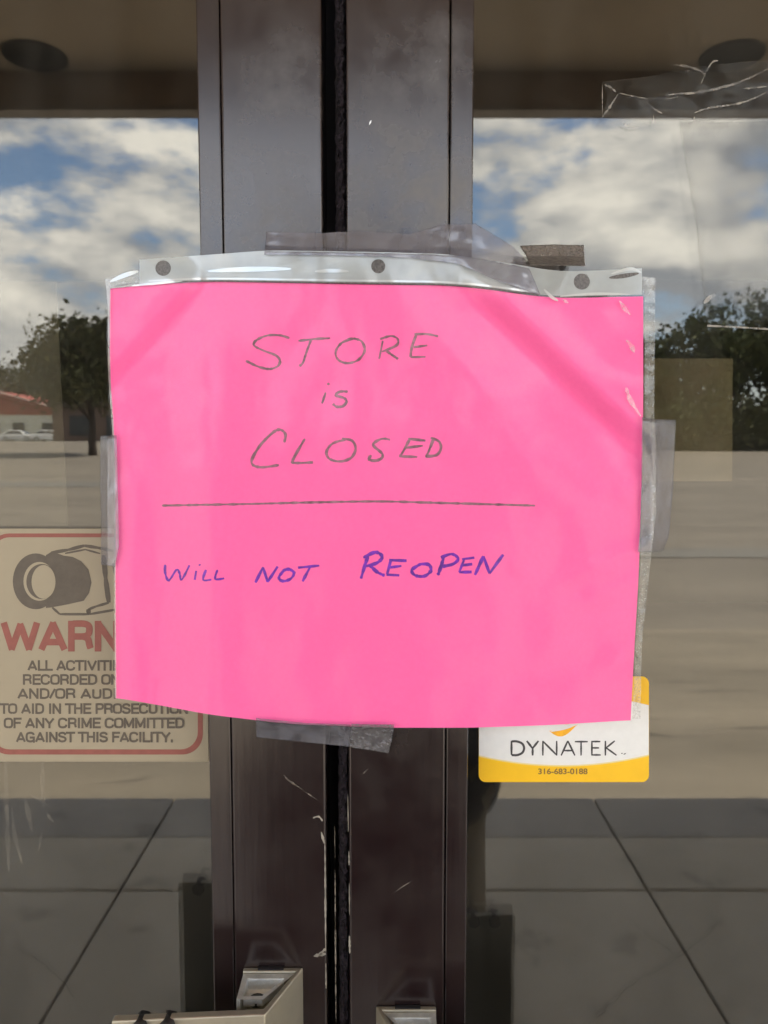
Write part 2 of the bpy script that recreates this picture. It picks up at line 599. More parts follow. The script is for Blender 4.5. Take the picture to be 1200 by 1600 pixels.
# sidewalk slabs and kerb
SP = 0.872
b = MB()
xs = [SP * (2 * k + 1) for k in range(-6, 6)]
g = 0.005
for i in range(len(xs) - 1):
    for y0, y1 in ((-0.45, -2.028), (-2.028, -2.3895)):
        b.box((xs[i] + g, y0 - g, -0.1), (xs[i + 1] - g, y1 + g, 0))
    b.box((xs[i] + g, 0.08, -0.1), (xs[i + 1] - g, -0.45 + g, 0))
tag(b.build('sidewalk', M['slab'], bevel=0.004), kind='structure')
b = MB()
for i in range(len(xs) - 1):
    b.box((xs[i] + g, -2.386, -0.3), (xs[i + 1] - g, KERB_Y, 0.0))
tag(b.build('kerb', M['kerb'], bevel=0.006), kind='structure')
b = MB()
b.box((-11, 0.1, -0.3), (11, -2.66, -0.03))
tag(b.build('sidewalk_bed', M['joint']), kind='structure')
# cracks that run across the slabs
random.seed(5)
b = MB()


def crack(pts, wd):
    for (p, q) in zip(pts, pts[1:]):
        n = 7
        prev = None
        for i in range(n + 1):
            c = Vector(p).lerp(Vector(q), i / n)
            j = 0.006
            c = c + Vector((random.uniform(-j, j), random.uniform(-j, j), 0))
            d = (Vector(q) - Vector(p)).normalized()
            s = Vector((-d.y, d.x, 0)) * wd * random.uniform(0.4, 1.2)
            cur = (c + s + Vector((0, 0, .004)), c - s + Vector((0, 0, .004)))
            if prev:
                b.add([prev[0], prev[1], cur[1], cur[0]], [(0, 1, 2, 3)])
            prev = cur


crack([G(930, 1592), G(1000, 1530), G(1062, 1497), G(1130, 1440)], 0.0016)
crack([G(1062, 1497), G(1020, 1470), G(985, 1440)], 0.001)
crack([G(120, 1560), G(60, 1500), G(20, 1480)], 0.0016)
tag(b.build('sidewalk_cracks', M['joint']), kind='structure')


# ------------------------------------------------------------------ the building
bld = empty('shop_building', (0, 0, 0))
tag(bld, 'tan shop building with a deep canopy and a dark glazed double entrance', 'building')
b = MB()
b.box((-9.5, -0.03, 0), (-1.03, 0.2, 2.9))
b.box((1.03, -0.03, 0), (9.5, 0.2, 2.9))
b.box((-9.5, -0.03, 2.9), (9.5, 0.2, 4.0))
b.box((-1.03, -0.027, 2.26), (1.03, 0.2, 2.9))
b.build('wall', M['stucco'], bld)
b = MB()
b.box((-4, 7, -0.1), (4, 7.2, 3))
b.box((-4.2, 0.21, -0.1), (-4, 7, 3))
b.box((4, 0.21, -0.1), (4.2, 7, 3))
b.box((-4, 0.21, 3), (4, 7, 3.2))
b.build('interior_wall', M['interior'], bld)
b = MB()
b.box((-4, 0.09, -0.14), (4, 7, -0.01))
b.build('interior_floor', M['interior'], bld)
can = MB()
SOF_Z = 2.88
can.box((-9.5, -0.032, SOF_Z), (9.5, -2.70, SOF_Z + 0.06))
can = can.build('canopy', M['soffit'], bld)
b = MB()
b.box((-9.5, -2.647, SOF_Z - 0.128), (9.5, -2.715, SOF_Z + 0.75))
b.build('fascia', M['fascia'], can)
b = MB()
b.box((-9.5, -2.640, SOF_Z - 0.145), (9.5, -2.722, SOF_Z - 0.128))
b.build('drip_trim', M['trim'], can, bevel=0.004)
b = MB()
b.box((-9.5, -0.03, SOF_Z + 0.6), (9.5, -2.645, SOF_Z + 0.68))
b.build('canopy_roof', M['stucco'], can)


def downlight(x):
    y = -2.525
    n = 40
    r0, r1, r2 = 0.104, 0.113, 0.094
    b_ = MB()
    z0 = SOF_Z - 0.003
    prof = [(r1, z0 + .004), (r1, z0 - .006), (r0, z0 - .008), (r0 - .004, z0 - 0.001)]
    vs_, fs_ = [], []
    for (r, z) in prof:
        for k in range(n):
            a_ = 2 * math.pi * k / n
            vs_.append((x + r * math.cos(a_), y + r * math.sin(a_), z))
    for i in range(len(prof) - 1):
        for k in range(n):
            fs_.append((i * n + k, i * n + (k + 1) % n, (i + 1) * n + (k + 1) % n, (i + 1) * n + k))
    b_.add(vs_, fs_, True)
    d_ = b_.build('downlight', M['black_can'], can)
    # dished reflector
    b_ = MB()
    vs_, fs_ = [], []
    prof = [(r0 - .003, z0 - 0.0015), (r2, z0 - 0.0012), (r2 * .6, z0 - .0010), (0.002, z0 - .0008)]
    for (r, z) in prof:
        for k in range(n):
            a_ = 2 * math.pi * k / n
            vs_.append((x + r * math.cos(a_), y + r * math.sin(a_), z))
    for i in range(len(prof) - 1):
        for k in range(n):
            fs_.append((i * n + k, i * n + (k + 1) % n, (i + 1) * n + (k + 1) % n, (i + 1) * n + k))
    b_.add(vs_, fs_, True)
    b_.build('lens', M['black_can'], can)


for x in (-3.85, -1.27, 1.265, 3.87):
    downlight(x)

# outer frame of the double entrance
fr = MB()
fr.box((-1.03, -0.01, 0), (-0.953, 0.1, 2.26))
fr.box((0.934, -0.01, 0), (1.03, 0.1, 2.26))
fr.box((-0.953, -0.01, 2.125), (0.934, 0.1, 2.26))
fr.build('entrance_frame', M['bronze'], bld, bevel=0.002)
b = MB()
b.box((-0.953, -0.04, 0.0), (0.934, 0.09, 0.012))
b.build('threshold', M['champagne'], bld, bevel=0.003)


# ------------------------------------------------------------------ door leaves
def door(side, x_in, x_bead, x_glass, x_out, label):
    """x_in: meeting edge, x_bead: stile/bead line, x_glass: pane edge, x_out: hinge edge"""
    d = empty('glazed_door', (x_out, 0.02, 0.01))
    tag(d, label, 'door')
    off = -Vector(d.location)

    def bx(m_, a, c):
        a = Vector(a) + off
        c = Vector(c) + off
        m_.box(a, c)
    s = 1 if side == 'r' else -1
    zt, zb = 2.12, 0.015
    m_ = MB()
    bx(m_, (x_in, 0, zb), (x_bead, 0.045, zt))
    m_.build('meeting_stile', M['bronze'], d, bevel=0.0012, seg=3)
    m_ = MB()
    xh = x_out - s * 0.05
    bx(m_, (x_out, 0, zb), (xh, 0.045, zt))
    m_.build('hinge_stile', M['bronze'], d, bevel=0.0012)
    m_ = MB()
    bx(m_, (x_bead + s * .0003, 0, zb), (xh - s * .0003, 0.045, 0.26))
    m_.build('bottom_rail', M['bronze'], d, bevel=0.0012)
    m_ = MB()
    bx(m_, (x_bead + s * .0003, 0, zt - 0.07), (xh - s * .0003, 0.045, zt))
    m_.build('top_rail', M['bronze'], d, bevel=0.0012)
    m_ = MB()       # glazing beads, a hair behind the stile face with a shadow line between
    xb = x_bead + s * 0.0006
    bx(m_, (xb, 0.0016, 0.2605), (x_glass, GLASS_Y - 0.001, zt - 0.0705))
    bx(m_, (xh - s * .0006, 0.0016, 0.2605), (xh - s * .013, GLASS_Y - 0.001, zt - 0.0705))
    bx(m_, (x_glass + s * .0005, 0.0016, 0.2605), (xh - s * .0135, GLASS_Y - 0.001, 0.273))
    bx(m_, (x_glass + s * .0005, 0.0016, zt - 0.083), (xh - s * .0135, GLASS_Y - 0.001, zt - 0.0705))
    m_.build('glazing_bead', M['bronze'], d, bevel=0.0008)
    m_ = MB()
    bx(m_, (x_bead + s * .003, GLASS_Y, 0.265), (xh - s * .003, GLASS_Y + 0.006, zt - 0.075))
    m_.build('glass_pane', M['glass'], d)
    return d, off


xl_in, xl_bead, xl_glass = P(506, 702).x, P(354, 702).x, P(317, 702).x
xr_in, xr_bead, xr_glass = P(543, 702).x, P(699, 702).x, P(736, 702).x
dl, offl = door('l', xl_in, xl_bead, xl_glass, -0.946, 'dark bronze glazed door leaf with a champagne pull, reflecting a tree and red roof')
dr, offr = door('r', xr_in, xr_bead, xr_glass, 0.927, 'dark bronze glazed door leaf with smeared meeting stile and a yellow white sticker on its glass')

# meeting edge: rubber flap and pile strip, and the dark rebate behind
b = MB()
b.box(Vector((xl_in + .0002, 0.030, 0.02)) + offl, Vector((xr_in - 0.0006, 0.044, 2.11)) + offl)
b.build('rebate_seal', M['black_gap'], dl)
b = MB()
rng = random.Random(3)
nz = 420
vs, fs = [], []
x0, x1 = P(525, 702).x, xr_in - .0004
for i in range(nz + 1):
    z = 0.9 + 0.95 * i / nz
    for k in range(6):
        x = x0 + (x1 - x0) * k / 5 + (rng.uniform(-.0007, .0007) if 0 < k < 5 else (rng.uniform(-.0006, 0.0003) if k == 0 else 0))
        vs.append(Vector((x, 0.006 + rng.uniform(-.0016, .0016) + (0.004 if k in (0, 5) else 0), z)) + offr)
for i in range(nz):
    for k in range(5):
        a = i * 6 + k
        fs.append((a, a + 1, a + 7, a + 6))
b.add(vs, fs, False)
b.box(Vector((x0 + .0006, 0.0101, 0.03)) + offr, Vector((x1, 0.029, 2.1)) + offr)
b.build('pile_strip', M['brush'], dr)


def ribbon(mb, pts, wd, Yf, taper=False, jitter=0.0, rg=None, ux=None):
    """flat stroke through picture points, laid on the surface whose depth Yf(px, py) gives"""
    # Catmull-Rom resample
    if len(pts) > 2:
        q = []
        n = len(pts)
        for i in range(n - 1):
            p0, p1, p2, p3 = (Vector(pts[max(0, min(n - 1, i + k))]) for k in (-1, 0, 1, 2))
            ns_ = max(5, int((p2 - p1).length / 5))
            for s_ in range(ns_):
                t = s_ / ns_
                q.append(0.5 * ((2 * p1) + (-p0 + p2) * t + (2 * p0 - 5 * p1 + 4 * p2 - p3) * t * t + (-p0 + 3 * p1 - 3 * p2 + p3) * t ** 3))
        q.append(Vector(pts[-1]))
    else:
        a_, c_ = Vector(pts[0]), Vector(pts[1])
        n = max(2, int((c_ - a_).length / 8))
        q = [a_.lerp(c_, i / n) for i in range(n + 1)]
    n = len(q)
    vs_, fs_ = [], []
    for i, p in enumerate(q):
        t = (q[min(n - 1, i + 1)] - q[max(0, i - 1)])
        if t.length < 1e-6:
            t = Vector((1, 0))
        t.normalize()
        nn = Vector((-t.y, t.x))
        ww = wd[0] + (wd[1] - wd[0]) * i / (n - 1) if isinstance(wd, tuple) else wd
        if taper:
            ww *= 0.25 + 0.75 * math.sin(math.pi * (i + 0.3) / (n - 0.4))
        if jitter and rg:
            ww *= 1 + rg.uniform(-jitter, jitter)
        if i in (0, n - 1):
            ww *= 0.7
        for sgn in (-1, 0, 1):
            c_ = p + nn * ww * 0.5 * sgn
            vs_.append(P(c_.x, c_.y, Yf(c_.x, c_.y)))
    for i in range(n - 1):
        for k in (0, 1):
            a_ = i * 3 + k
            fs_.append((a_, a_ + 1, a_ + 4, a_ + 3))
    mb.add(vs_, fs_, True)


# wear on the stiles: bare metal chips and bright worn edges
def wear(parent, off, strokes, name='wear_mark', m='worn'):
    b_ = MB()
    rg = random.Random(9)
    for pts, wd, Y in strokes:
        ribbon(b_, pts, wd, lambda a_, c_: Y, taper=True, jitter=0.45, rg=rg)
    b_.v = [tuple(Vector(v) + off) for v in b_.v]
    return b_.build(name, M[m], parent)


wear(dl, offl, [
    ([(507.5, 1312), (508.0, 1350), (508.3, 1400), (508.6, 1450), (509, 1488)], 2.6, -.0002),
    ([(509, 1505), (509.3, 1530), (509.5, 1545)], 2.0, -.0002),
    ([(489, 1278), (498, 1276), (504, 1283)], 4.0, -.0003),
    ([(502, 1300), (506.5, 1318)], 4.0, -.0003),
    ([(490, 1494), (500, 1491), (508.5, 1482)], 5.0, -.0003),
    ([(497, 1493), (509, 1490)], 5.0, -.0003)])
wear(dl, offl, [([(443, 1211), (452, 1220), (475, 1235)], 2.6, -.0002), ([(475, 1236), (496, 1250)], 1.4, -.0002)], 'scratch', 'crease_and_glint')
wear(dr, offr, [
    ([(545, 1330), (545.3, 1345), (545.4, 1352)], 2.4, -.0002),
    ([(545.6, 1380), (546, 1430)], 1.4, -.0002),
    ([(546, 1462), (546.3, 1478), (546.5, 1490)], 3.0, -.0002),
    ([(543.4, 1240), (544.2, 1300)], 1.2, -.0002),
    ([(577, 195), (580, 188)], 3.0, -.0003)])
wear(dr, offr, [([(612, 1398), (628, 1386), (645, 1376)], 0.9, -.0002), ([(566, 1210), (575, 1202)], 2, -.0002)], 'scratch', 'crease_and_glint')
wear(dr, offr, [([(523.5, 1360), (524, 1450), (525, 1598)], 2.2, 0.0035), ([(523, 1290), (523.3, 1340)], 1.0, .0035)], 'bright_edge', 'crease_and_glint')


# pull handles: a bent aluminium section standing off the stile, with a cast end cap
def pull(s, xa, xb, ztop, parent, off):
    """xa: edge of the foot towards the meeting edge, xb: other edge of the foot; s: wing direction"""
    zb_ = ztop - 0.33
    th = 0.0046
    xn = xa + s * 0.0155                 # where the wing starts
    xe = xn + s * 0.0755
    yn = -0.0365
    outl = [(xa, -.0003), (xn, yn), (xe, yn - .0045), (xe, yn - .0045 + th), (xn + s * .0014, yn + th), (xa + s * 0.0038, -0.0035),
            (xb, -0.0035), (xb, -.0003)]
    b_ = MB()
    b_.prism([(p[0] + off.x, p[1] + off.y) for p in outl], zb_ + off.z, ztop + off.z)
    h = b_.build('pull_handle', M['champagne'], parent, bevel=0.0007)
    # end cap: a plate let into the section, with a sunk pocket
    b_ = MB()
    zc = ztop - 0.0012
    outer = [(xa + s * .0046, -.0040), (xn - s * 0.0006 + s * .0035, yn + th + .008), (xb - s * .0004, yn + th + .008), (xb - s * .0004, -.0040)]
    cx = sum(p[0] for p in outer) / 4
    cy = sum(p[1] for p in outer) / 4
    inner = [(cx + (p[0] - cx) * .72, cy + (p[1] - cy) * .66 - .0005) for p in outer]
    deep = [(cx + (p[0] - cx) * .6, cy + (p[1] - cy) * .5 - .0005) for p in outer]
    vs_ = [Vector((p[0], p[1], zc)) + off for p in outer] + [Vector((p[0], p[1], zc)) + off for p in inner] + \
          [Vector((p[0], p[1], zc - .006)) + off for p in inner] + [Vector((p[0], p[1], zc - .007)) + off for p in deep]
    fs_ = []
    for a_ in (0, 4, 8):
        for k in range(4):
            fs_.append((a_ + k, a_ + (k + 1) % 4, a_ + 4 + (k + 1) % 4, a_ + 4 + k))
    fs_.append((12, 13, 14, 15))
    b_.add(vs_, fs_)
    # side of the cap that closes the section
    b_.box(Vector((xb - s * .0003, -.0041, zc - .03)) + off, Vector((xb - s * .0022, yn + th + .0085, zc - .0004)) + off)
    b_.build('end_cap', M['cap'], h, bevel=0.0003)
    b_ = MB()
    b_.tube([Vector((cx + s * .001, cy - .003, zc - .0068)) + off, Vector((cx + s * .001, cy - .003, zc - .0045)) + off], 0.0042, 14)
    b_.build('cap_screw', M['dark_screw'], h)
    b_ = MB()      # dark slot between foot and stile
    b_.box(Vector((xa + s * .0105, -.0028, ztop - .0002)) + off, Vector((xa + s * .0245, -.0006, ztop + .0008)) + off)
    b_.build('slot', M['black_gap'], h)
    for fx in (0.048, 0.0615):
        b_ = MB()
        xx = xn + s * fx
        b_.tube([Vector((xx, yn - .0065, ztop - .0035)) + off, Vector((xx, yn + .003, ztop - .0035)) + off], 0.0042, 6)
        b_.build('fixing_screw', M['dark_screw'], h)
    return h


pull(-1, P(474, 1511).x, P(381, 1511).x, P(474, 1511).z, dl, offl)
pull(1, P(587, 1571).x, P(681, 1571).x, P(587, 1571).z, dr, offr)


# ------------------------------------------------------------------ pink notice in its plastic sleeve
def sstep(a, c, x):
    t = max(0.0, min(1.0, (x - a) / (c - a)))
    return t * t * (3 - 2 * t)


def gauss(x, s):
    return math.exp(-x * x / (2 * s * s))


def fold(px, py, a, c):
    """signed distance (px, + on the upper right) and position along the line a-c"""
    d = Vector((c[0] - a[0], c[1] - a[1]))
    L = d.length
    d /= L
    rel = Vector((px - a[0], py - a[1]))
    return rel.x * d.y - rel.y * d.x, rel.dot(d) / L


def sheet_y(px, py):
    y = -0.0058
    # rests on the stiles, sags a little over the recessed panes
    y += 0.0016 * sstep(330, 190, px) + 0.0010 * sstep(740, 980, px)
    y -= 0.0022 * gauss(py - 1010, 170) * gauss(px - 640, 330)
    # long fold from the top tape down to the right edge
    w_, t = fold(px, py, (748, 452), (1010, 700))
    along = sstep(-0.15, 0.12, t) * (1 - 0.55 * sstep(0.75, 1.1, t))
    y -= 0.0100 * along * sstep(-26, 22, w_) * (1 - sstep(28, 210, w_))
    # softer companion below it
    w_, t = fold(px, py, (640, 470), (960, 860))
    y -= 0.0020 * sstep(-0.1, .3, t) * (1 - sstep(.7, 1.2, t)) * gauss(w_, 34)
    # left fold
    w_, t = fold(px, py, (310, 440), (165, 600))
    y -= 0.0038 * sstep(-.1, .15, t) * (1 - sstep(.8, 1.2, t)) * sstep(-16, 16, -w_) * (1 - sstep(20, 150, -w_))
    # upright waves where the sheet bridges the glazing beads
    y -= 0.0026 * gauss(px - 330, 30) * sstep(430, 560, py)
    y += 0.0014 * gauss(px - 262, 42) * sstep(600, 800, py)
    y -= 0.0013 * gauss(px - 790, 60) * sstep(500, 700, py)
    y -= 0.0012 * gauss(px - 205, 16) * sstep(640, 760, py)
    # creases fanning from the lower right
    for a, c, am, sg in (((830, 930), (1005, 855), .0011, 12), ((850, 965), (1000, 905), .0008, 11), ((880, 1090), (1000, 1010), .0009, 16),
                         ((900, 640), (985, 780), .0009, 14)):
        w_, t = fold(px, py, a, c)
        y -= am * sstep(0, .5, t) * gauss(w_, sg) * (1 - sstep(.95, 1.2, t))
    # lower edge leaves the door
    y -= 0.0020 * sstep(1050, 1140, py)
    y -= 0.0014 * noise.noise(Vector((px / 150, py / 210, 1.3))) + 0.0007 * noise.noise(Vector((px / 60, py / 80, 5.1))) + 0.00014 * noise.noise(Vector((px / 20, py / 24, 8.1)))
    return y


def interp(pts, x):
    """smooth line through (x, y) points"""
    if x <= pts[0][0]:
        return pts[0][1]
    for (x0, y0), (x1, y1) in zip(pts, pts[1:]):
        if x <= x1:
            return y0 + (y1 - y0) * (x - x0) / (x1 - x0)
    return pts[-1][1]


def smooth_interp(pts):
    def fn(x):
        return sum(interp(pts, x + d) for d in (-24, -12, 0, 12, 24)) / 5
    return fn


pink_top = smooth_interp([(165, 452), (240, 444), (330, 440), (600, 445), (700, 446), (770, 453), (830, 462), (880, 466), (1005, 463)])
pink_bot = smooth_interp([(175, 1089), (250, 1102), (330, 1117), (450, 1131), (600, 1137), (740, 1137), (860, 1133), (990, 1125)])
pink_l = smooth_interp([(430, 172), (540, 171), (600, 172), (660, 177), (760, 180), (900, 180), (1100, 181)])
pink_r = smooth_interp([(440, 1005), (640, 1005), (720, 1004), (800, 1001), (900, 998), (1000, 992), (1130, 985)])


def sheet_grid(nx, ny, top, bot, lf, rt, dy, holes=(), keep=None, yf=sheet_y):
    vs_, fs_ = [], []
    pp = []
    for j in range(ny + 1):
        t = j / ny
        for i in range(nx + 1):
            s_ = i / nx
            # edges first guess, then pull to the curved borders
            x = 172 + (1000 - 172) * s_
            for _ in range(3):
                ya, yb = top(x), bot(x)
                y = ya + (yb - ya) * t
                x = lf(y) + (rt(y) - lf(y)) * s_
            pp.append((x, y))
    for k, (x, y) in enumerate(pp):
        for (hx, hy, hr) in holes:
            d = math.hypot(x - hx, y - hy)
            if abs(d - hr) < 1.6 and d > 0:
                x, y = hx + (x - hx) * hr / d, hy + (y - hy) * hr / d
                pp[k] = (x, y)
    for (x, y) in pp:
        vs_.append(P(x, y, yf(x, y) + dy))
    for j in range(ny):
        for i in range(nx):
            a_ = j * (nx + 1) + i
            q = (a_, a_ + 1, a_ + nx + 2, a_ + nx + 1)
            cx = sum(pp[k][0] for k in q) / 4
            cy = sum(pp[k][1] for k in q) / 4
            if any(math.hypot(cx - hx, cy - hy) < hr for (hx, hy, hr) in holes):
                continue
            fs_.append(q)
    b_ = MB()
    b_.add(vs_, fs_, True)
    return b_


def solid(o, th):
    m_ = o.modifiers.new('thickness', 'SOLIDIFY')
    m_.thickness = th
    m_.offset = 0
    return o


notice = sheet_grid(150, 120, pink_top, pink_bot, pink_l, pink_r, 0).build('paper_notice', M['paper'])
tag(notice, 'bright pink handwritten paper notice inside a clear sleeve taped across both doors', 'notice')


def z4(pts):
    return [(370 + x / 3.529, 500 + y / 3.529) for x, y in pts]


def z5(pts):
    return [(240 + x / 2.105, 850 + y / 2.105) for x, y in pts]


STORE = [
    [(290, 100), (240, 85), (170, 85), (110, 110), (95, 140), (150, 170), (215, 195), (238, 225), (225, 255), (180, 270), (120, 258), (50, 225)],
    [(340, 115), (430, 105), (515, 100)], [(410, 105), (380, 190), (365, 235), (345, 255)],
    [(640, 105), (580, 125), (545, 175), (560, 220), (610, 238), (670, 220), (705, 170), (690, 120), (650, 103), (610, 106)],
    [(805, 115), (785, 215)], [(790, 105), (850, 88), (887, 105), (880, 140), (800, 175)], [(825, 170), (855, 192), (890, 215)],
    [(990, 80), (965, 150), (958, 205)], [(980, 78), (1050, 78), (1110, 90)], [(975, 150), (1050, 140)], [(958, 205), (1040, 203)]]
IS = [[(490, 400), (470, 460)], [(500, 349), (510, 357)],
      [(612, 395), (570, 395), (545, 415), (590, 430), (605, 450), (585, 475), (550, 478), (530, 462)]]
CLOSED = [
    [(262, 675), (268, 630), (240, 605), (200, 620), (130, 690), (85, 765), (90, 800), (140, 812), (232, 800)],
    [(375, 655), (310, 770), (320, 788), (420, 785)],
    [(600, 660), (530, 680), (495, 725), (510, 765), (570, 780), (630, 760), (655, 710), (635, 665), (580, 655)],
    [(845, 660), (800, 655), (755, 680), (760, 700), (800, 735), (800, 760), (770, 775), (730, 770), (740, 745)],
    [(955, 655), (920, 720), (900, 752)], [(945, 655), (1040, 665)], [(930, 705), (1025, 693)], [(895, 752), (995, 755)],
    [(1085, 655), (1060, 720), (1045, 752)], [(1070, 650), (1115, 670), (1125, 710), (1100, 745), (1040, 752)]]
WILL = [[(38, 68), (38, 95), (50, 120), (75, 85), (85, 95), (92, 118), (118, 70)], [(140, 88), (135, 118)], [(150, 67), (153, 71)],
        [(172, 85), (163, 118), (190, 117)], [(210, 85), (203, 115), (232, 113)]]
NOT = [[(335, 127), (360, 76)], [(360, 76), (375, 125)], [(375, 125), (408, 74)],
       [(430, 85), (412, 110), (425, 122), (450, 115), (462, 95), (445, 83), (425, 88)],
       [(475, 78), (545, 71)], [(515, 75), (490, 123)]]
REOPEN = [[(705, 40), (692, 80), (682, 114)], [(690, 45), (730, 27), (752, 42), (735, 62), (695, 74)], [(712, 70), (735, 92), (760, 104)],
          [(780, 55), (768, 100)], [(775, 53), (832, 55)], [(772, 78), (815, 72)], [(766, 101), (808, 103)],
          [(880, 65), (850, 85), (860, 103), (890, 106), (912, 88), (905, 68), (878, 66)],
          [(955, 42), (945, 75), (935, 103)], [(945, 45), (980, 33), (1002, 48), (985, 66), (950, 74)],
          [(1022, 50), (1005, 93)], [(1015, 50), (1055, 45)], [(1012, 71), (1048, 66)], [(1005, 93), (1046, 92)],
          [(1057, 102), (1085, 40)], [(1085, 40), (1105, 97)], [(1105, 97), (1150, 35)]]


def handwriting(strokes, cv, wd, m_, name):
    b_ = MB()
    rg = random.Random(len(strokes))
    for s_ in strokes:
        ribbon(b_, cv(s_), wd, lambda a_, c_: sheet_y(a_, c_) - 0.00022, jitter=0.3, rg=rg)
    return b_.build(name, M[m_], notice)


handwriting(STORE, z4, 3.5, 'grey_ink', 'handwritten_word')
handwriting(IS, z4, 3.9, 'grey_ink', 'handwritten_word')
handwriting(CLOSED, z4, 4.0, 'grey_ink', 'handwritten_word')
handwriting(WILL, z5, 3.3, 'violet_ink', 'handwritten_word')
handwriting(NOT, z5, 4.2, 'violet_ink', 'handwritten_word')
handwriting(REOPEN, z5, 4.8, 'violet_ink', 'handwritten_word')
handwriting([[(253, 790), (385, 787.5), (488, 785), (592, 783.5), (695, 786), (836, 790)]], lambda p: p, 3.4, 'grey_ink', 'drawn_line')

# the sleeve: film over the sheet, seams, punched strip
sl = empty('plastic_sleeve', P(600, 800, -0.007))
tag(sl, 'clear plastic sheet protector with a punched binding strip, taped over the door gap', 'sheet protector')
OS = -Vector(sl.location)


def sl_build(b_, name, m_):
    b_.v = [tuple(Vector(v) + OS) for v in b_.v]
    return b_.build(name, m_, sl)


film_top = lambda x: pink_top(x) - 3
film_bot = lambda x: pink_bot(x) + 2.5
film_l = lambda y: pink_l(y) - 5
film_r = lambda y: pink_r(y) + 2


def film_y(px, py):
    y = sheet_y(px, py)
    k = sstep(780, 960, px) * sstep(780, 520, py)
    y += 0.0005 * noise.noise(Vector((px / 40, py / 62, 9.0))) * (0.2 + 1.1 * k) - 0.0004
    return y


sl_build(sheet_grid(190, 150, film_top, film_bot, film_l, film_r, -0.0009, yf=film_y), 'front_film', M['sleeve'])
# right seam, top corner to bottom
b = MB()
vs, fs = [], []
n = 160
for i in range(n + 1):
    y = 434 + (1123 - 434) * i / n
    xa = pink_r(y) + 2.2
    wd = interp([(434, 17), (640, 15), (800, 22), (900, 14), (1000, 9), (1123, 13)], y)
    for k in range(5):
        x = xa + wd * k / 4
        vs.append(P(x, y, sheet_y(min(x, 1004), y) - .0012 - .0008 * noise.noise(Vector((x / 5, y / 9, 2)))))
for i in range(n):
    for k in range(4):
        a = i * 5 + k
        fs.append((a, a + 1, a + 6, a + 5))
b.add(vs, fs, True)
sl_build(b, 'side_seam', M['seam'])
b = MB()
vs, fs = [], []
n = 120
for i in range(n + 1):
    y = 436 + (1090 - 436) * i / n
    xb = pink_l(y) + 1
    wd = interp([(436, 8), (480, 4), (700, 3), (1090, 2.5)], y)
    for k in range(3):
        x = xb - wd + wd * k / 2
        vs.append(P(x, y, sheet_y(x, y) - .0012))
for i in range(n):
    for k in range(2):
        a = i * 3 + k
        fs.append((a, a + 1, a + 4, a + 3))
b.add(vs, fs, True)
sl_build(b, 'edge_seam', M['edge'])
# binding strip with punched holes
HO = [(255, 419, 12.0), (591, 416, 11.0), (909, 440, 12.5)]
st_top = smooth_interp([(218, 406), (300, 400), (420, 391), (600, 394), (700, 397), (800, 412), (870, 424), (930, 423), (1003, 419)])
st_bot = smooth_interp([(165, 449), (240, 441), (330, 438), (600, 442), (700, 443.5), (770, 450), (830, 459), (880, 463), (1021, 460)])
b = sheet_grid(420, 22, st_top, st_bot, lambda y: 218, lambda y: 1003, -0.0014, holes=HO)
sl_build(b, 'punched_strip', M['strip'])
for cor in ([(163, 434), (218, 421), (218, 445), (166, 452)], [(1003, 432), (1022, 434), (1021, 463), (1003, 461)]):
    b = MB()
    b.add([P(x, y, sheet_y(x, y) - .0013) for x, y in cor], [(0, 1, 2, 3)])
    sl_build(b, 'strip_corner', M['seam'])
for hx, hy, hr in HO:
    b = MB()
    vs = [P(hx + (hr + 1) * math.cos(k * math.pi / 16), hy + (hr + 1) * math.sin(k * math.pi / 16), sheet_y(hx, hy) - .0004) for k in range(32)]
    b.add(vs, [tuple(range(32))])
    sl_build(b, 'punched_hole', M['hole'])
# pressed line along the strip, and glints painted on it as pale ribbons
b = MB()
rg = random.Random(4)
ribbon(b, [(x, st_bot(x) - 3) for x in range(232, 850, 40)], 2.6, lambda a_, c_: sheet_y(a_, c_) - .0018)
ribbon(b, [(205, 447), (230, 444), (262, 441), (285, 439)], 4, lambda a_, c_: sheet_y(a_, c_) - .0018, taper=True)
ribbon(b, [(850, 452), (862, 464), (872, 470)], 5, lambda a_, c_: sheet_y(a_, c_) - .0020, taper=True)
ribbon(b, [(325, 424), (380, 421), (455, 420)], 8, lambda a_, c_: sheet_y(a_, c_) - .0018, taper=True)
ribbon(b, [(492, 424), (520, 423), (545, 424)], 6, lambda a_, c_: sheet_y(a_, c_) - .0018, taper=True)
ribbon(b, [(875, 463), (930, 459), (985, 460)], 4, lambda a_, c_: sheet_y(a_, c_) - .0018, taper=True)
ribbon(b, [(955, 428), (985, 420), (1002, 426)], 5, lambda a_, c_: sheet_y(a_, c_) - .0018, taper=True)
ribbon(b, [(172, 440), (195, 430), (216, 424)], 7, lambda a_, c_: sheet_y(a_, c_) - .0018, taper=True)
glint = film('pressed_line_glint', (0.95, 0.95, 0.95), 0.75, rough=0.12, gloss=0.2, colour=(0.8, 0.86, 0.88))
sl_build(b, 'pressed_line_and_glints', glint)
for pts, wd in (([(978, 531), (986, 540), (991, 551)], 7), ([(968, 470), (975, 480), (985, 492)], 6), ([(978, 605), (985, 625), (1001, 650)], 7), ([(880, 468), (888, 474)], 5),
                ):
    b = MB()  # white glints on the film, painted as milky ribbons
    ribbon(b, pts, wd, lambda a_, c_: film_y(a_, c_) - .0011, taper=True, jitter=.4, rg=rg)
    sl_build(b, 'film_glint', M['fleck'])
b = MB()
ribbon(b, [(x, st_bot(x) + 0.6) for x in range(232, 880, 36)], 2.4, lambda a_, c_: sheet_y(a_, c_) - .0016)
ribbon(b, [(952, 434), (975, 431), (998, 427)], 7, lambda a_, c_: sheet_y(a_, c_) - .0016, taper=True)
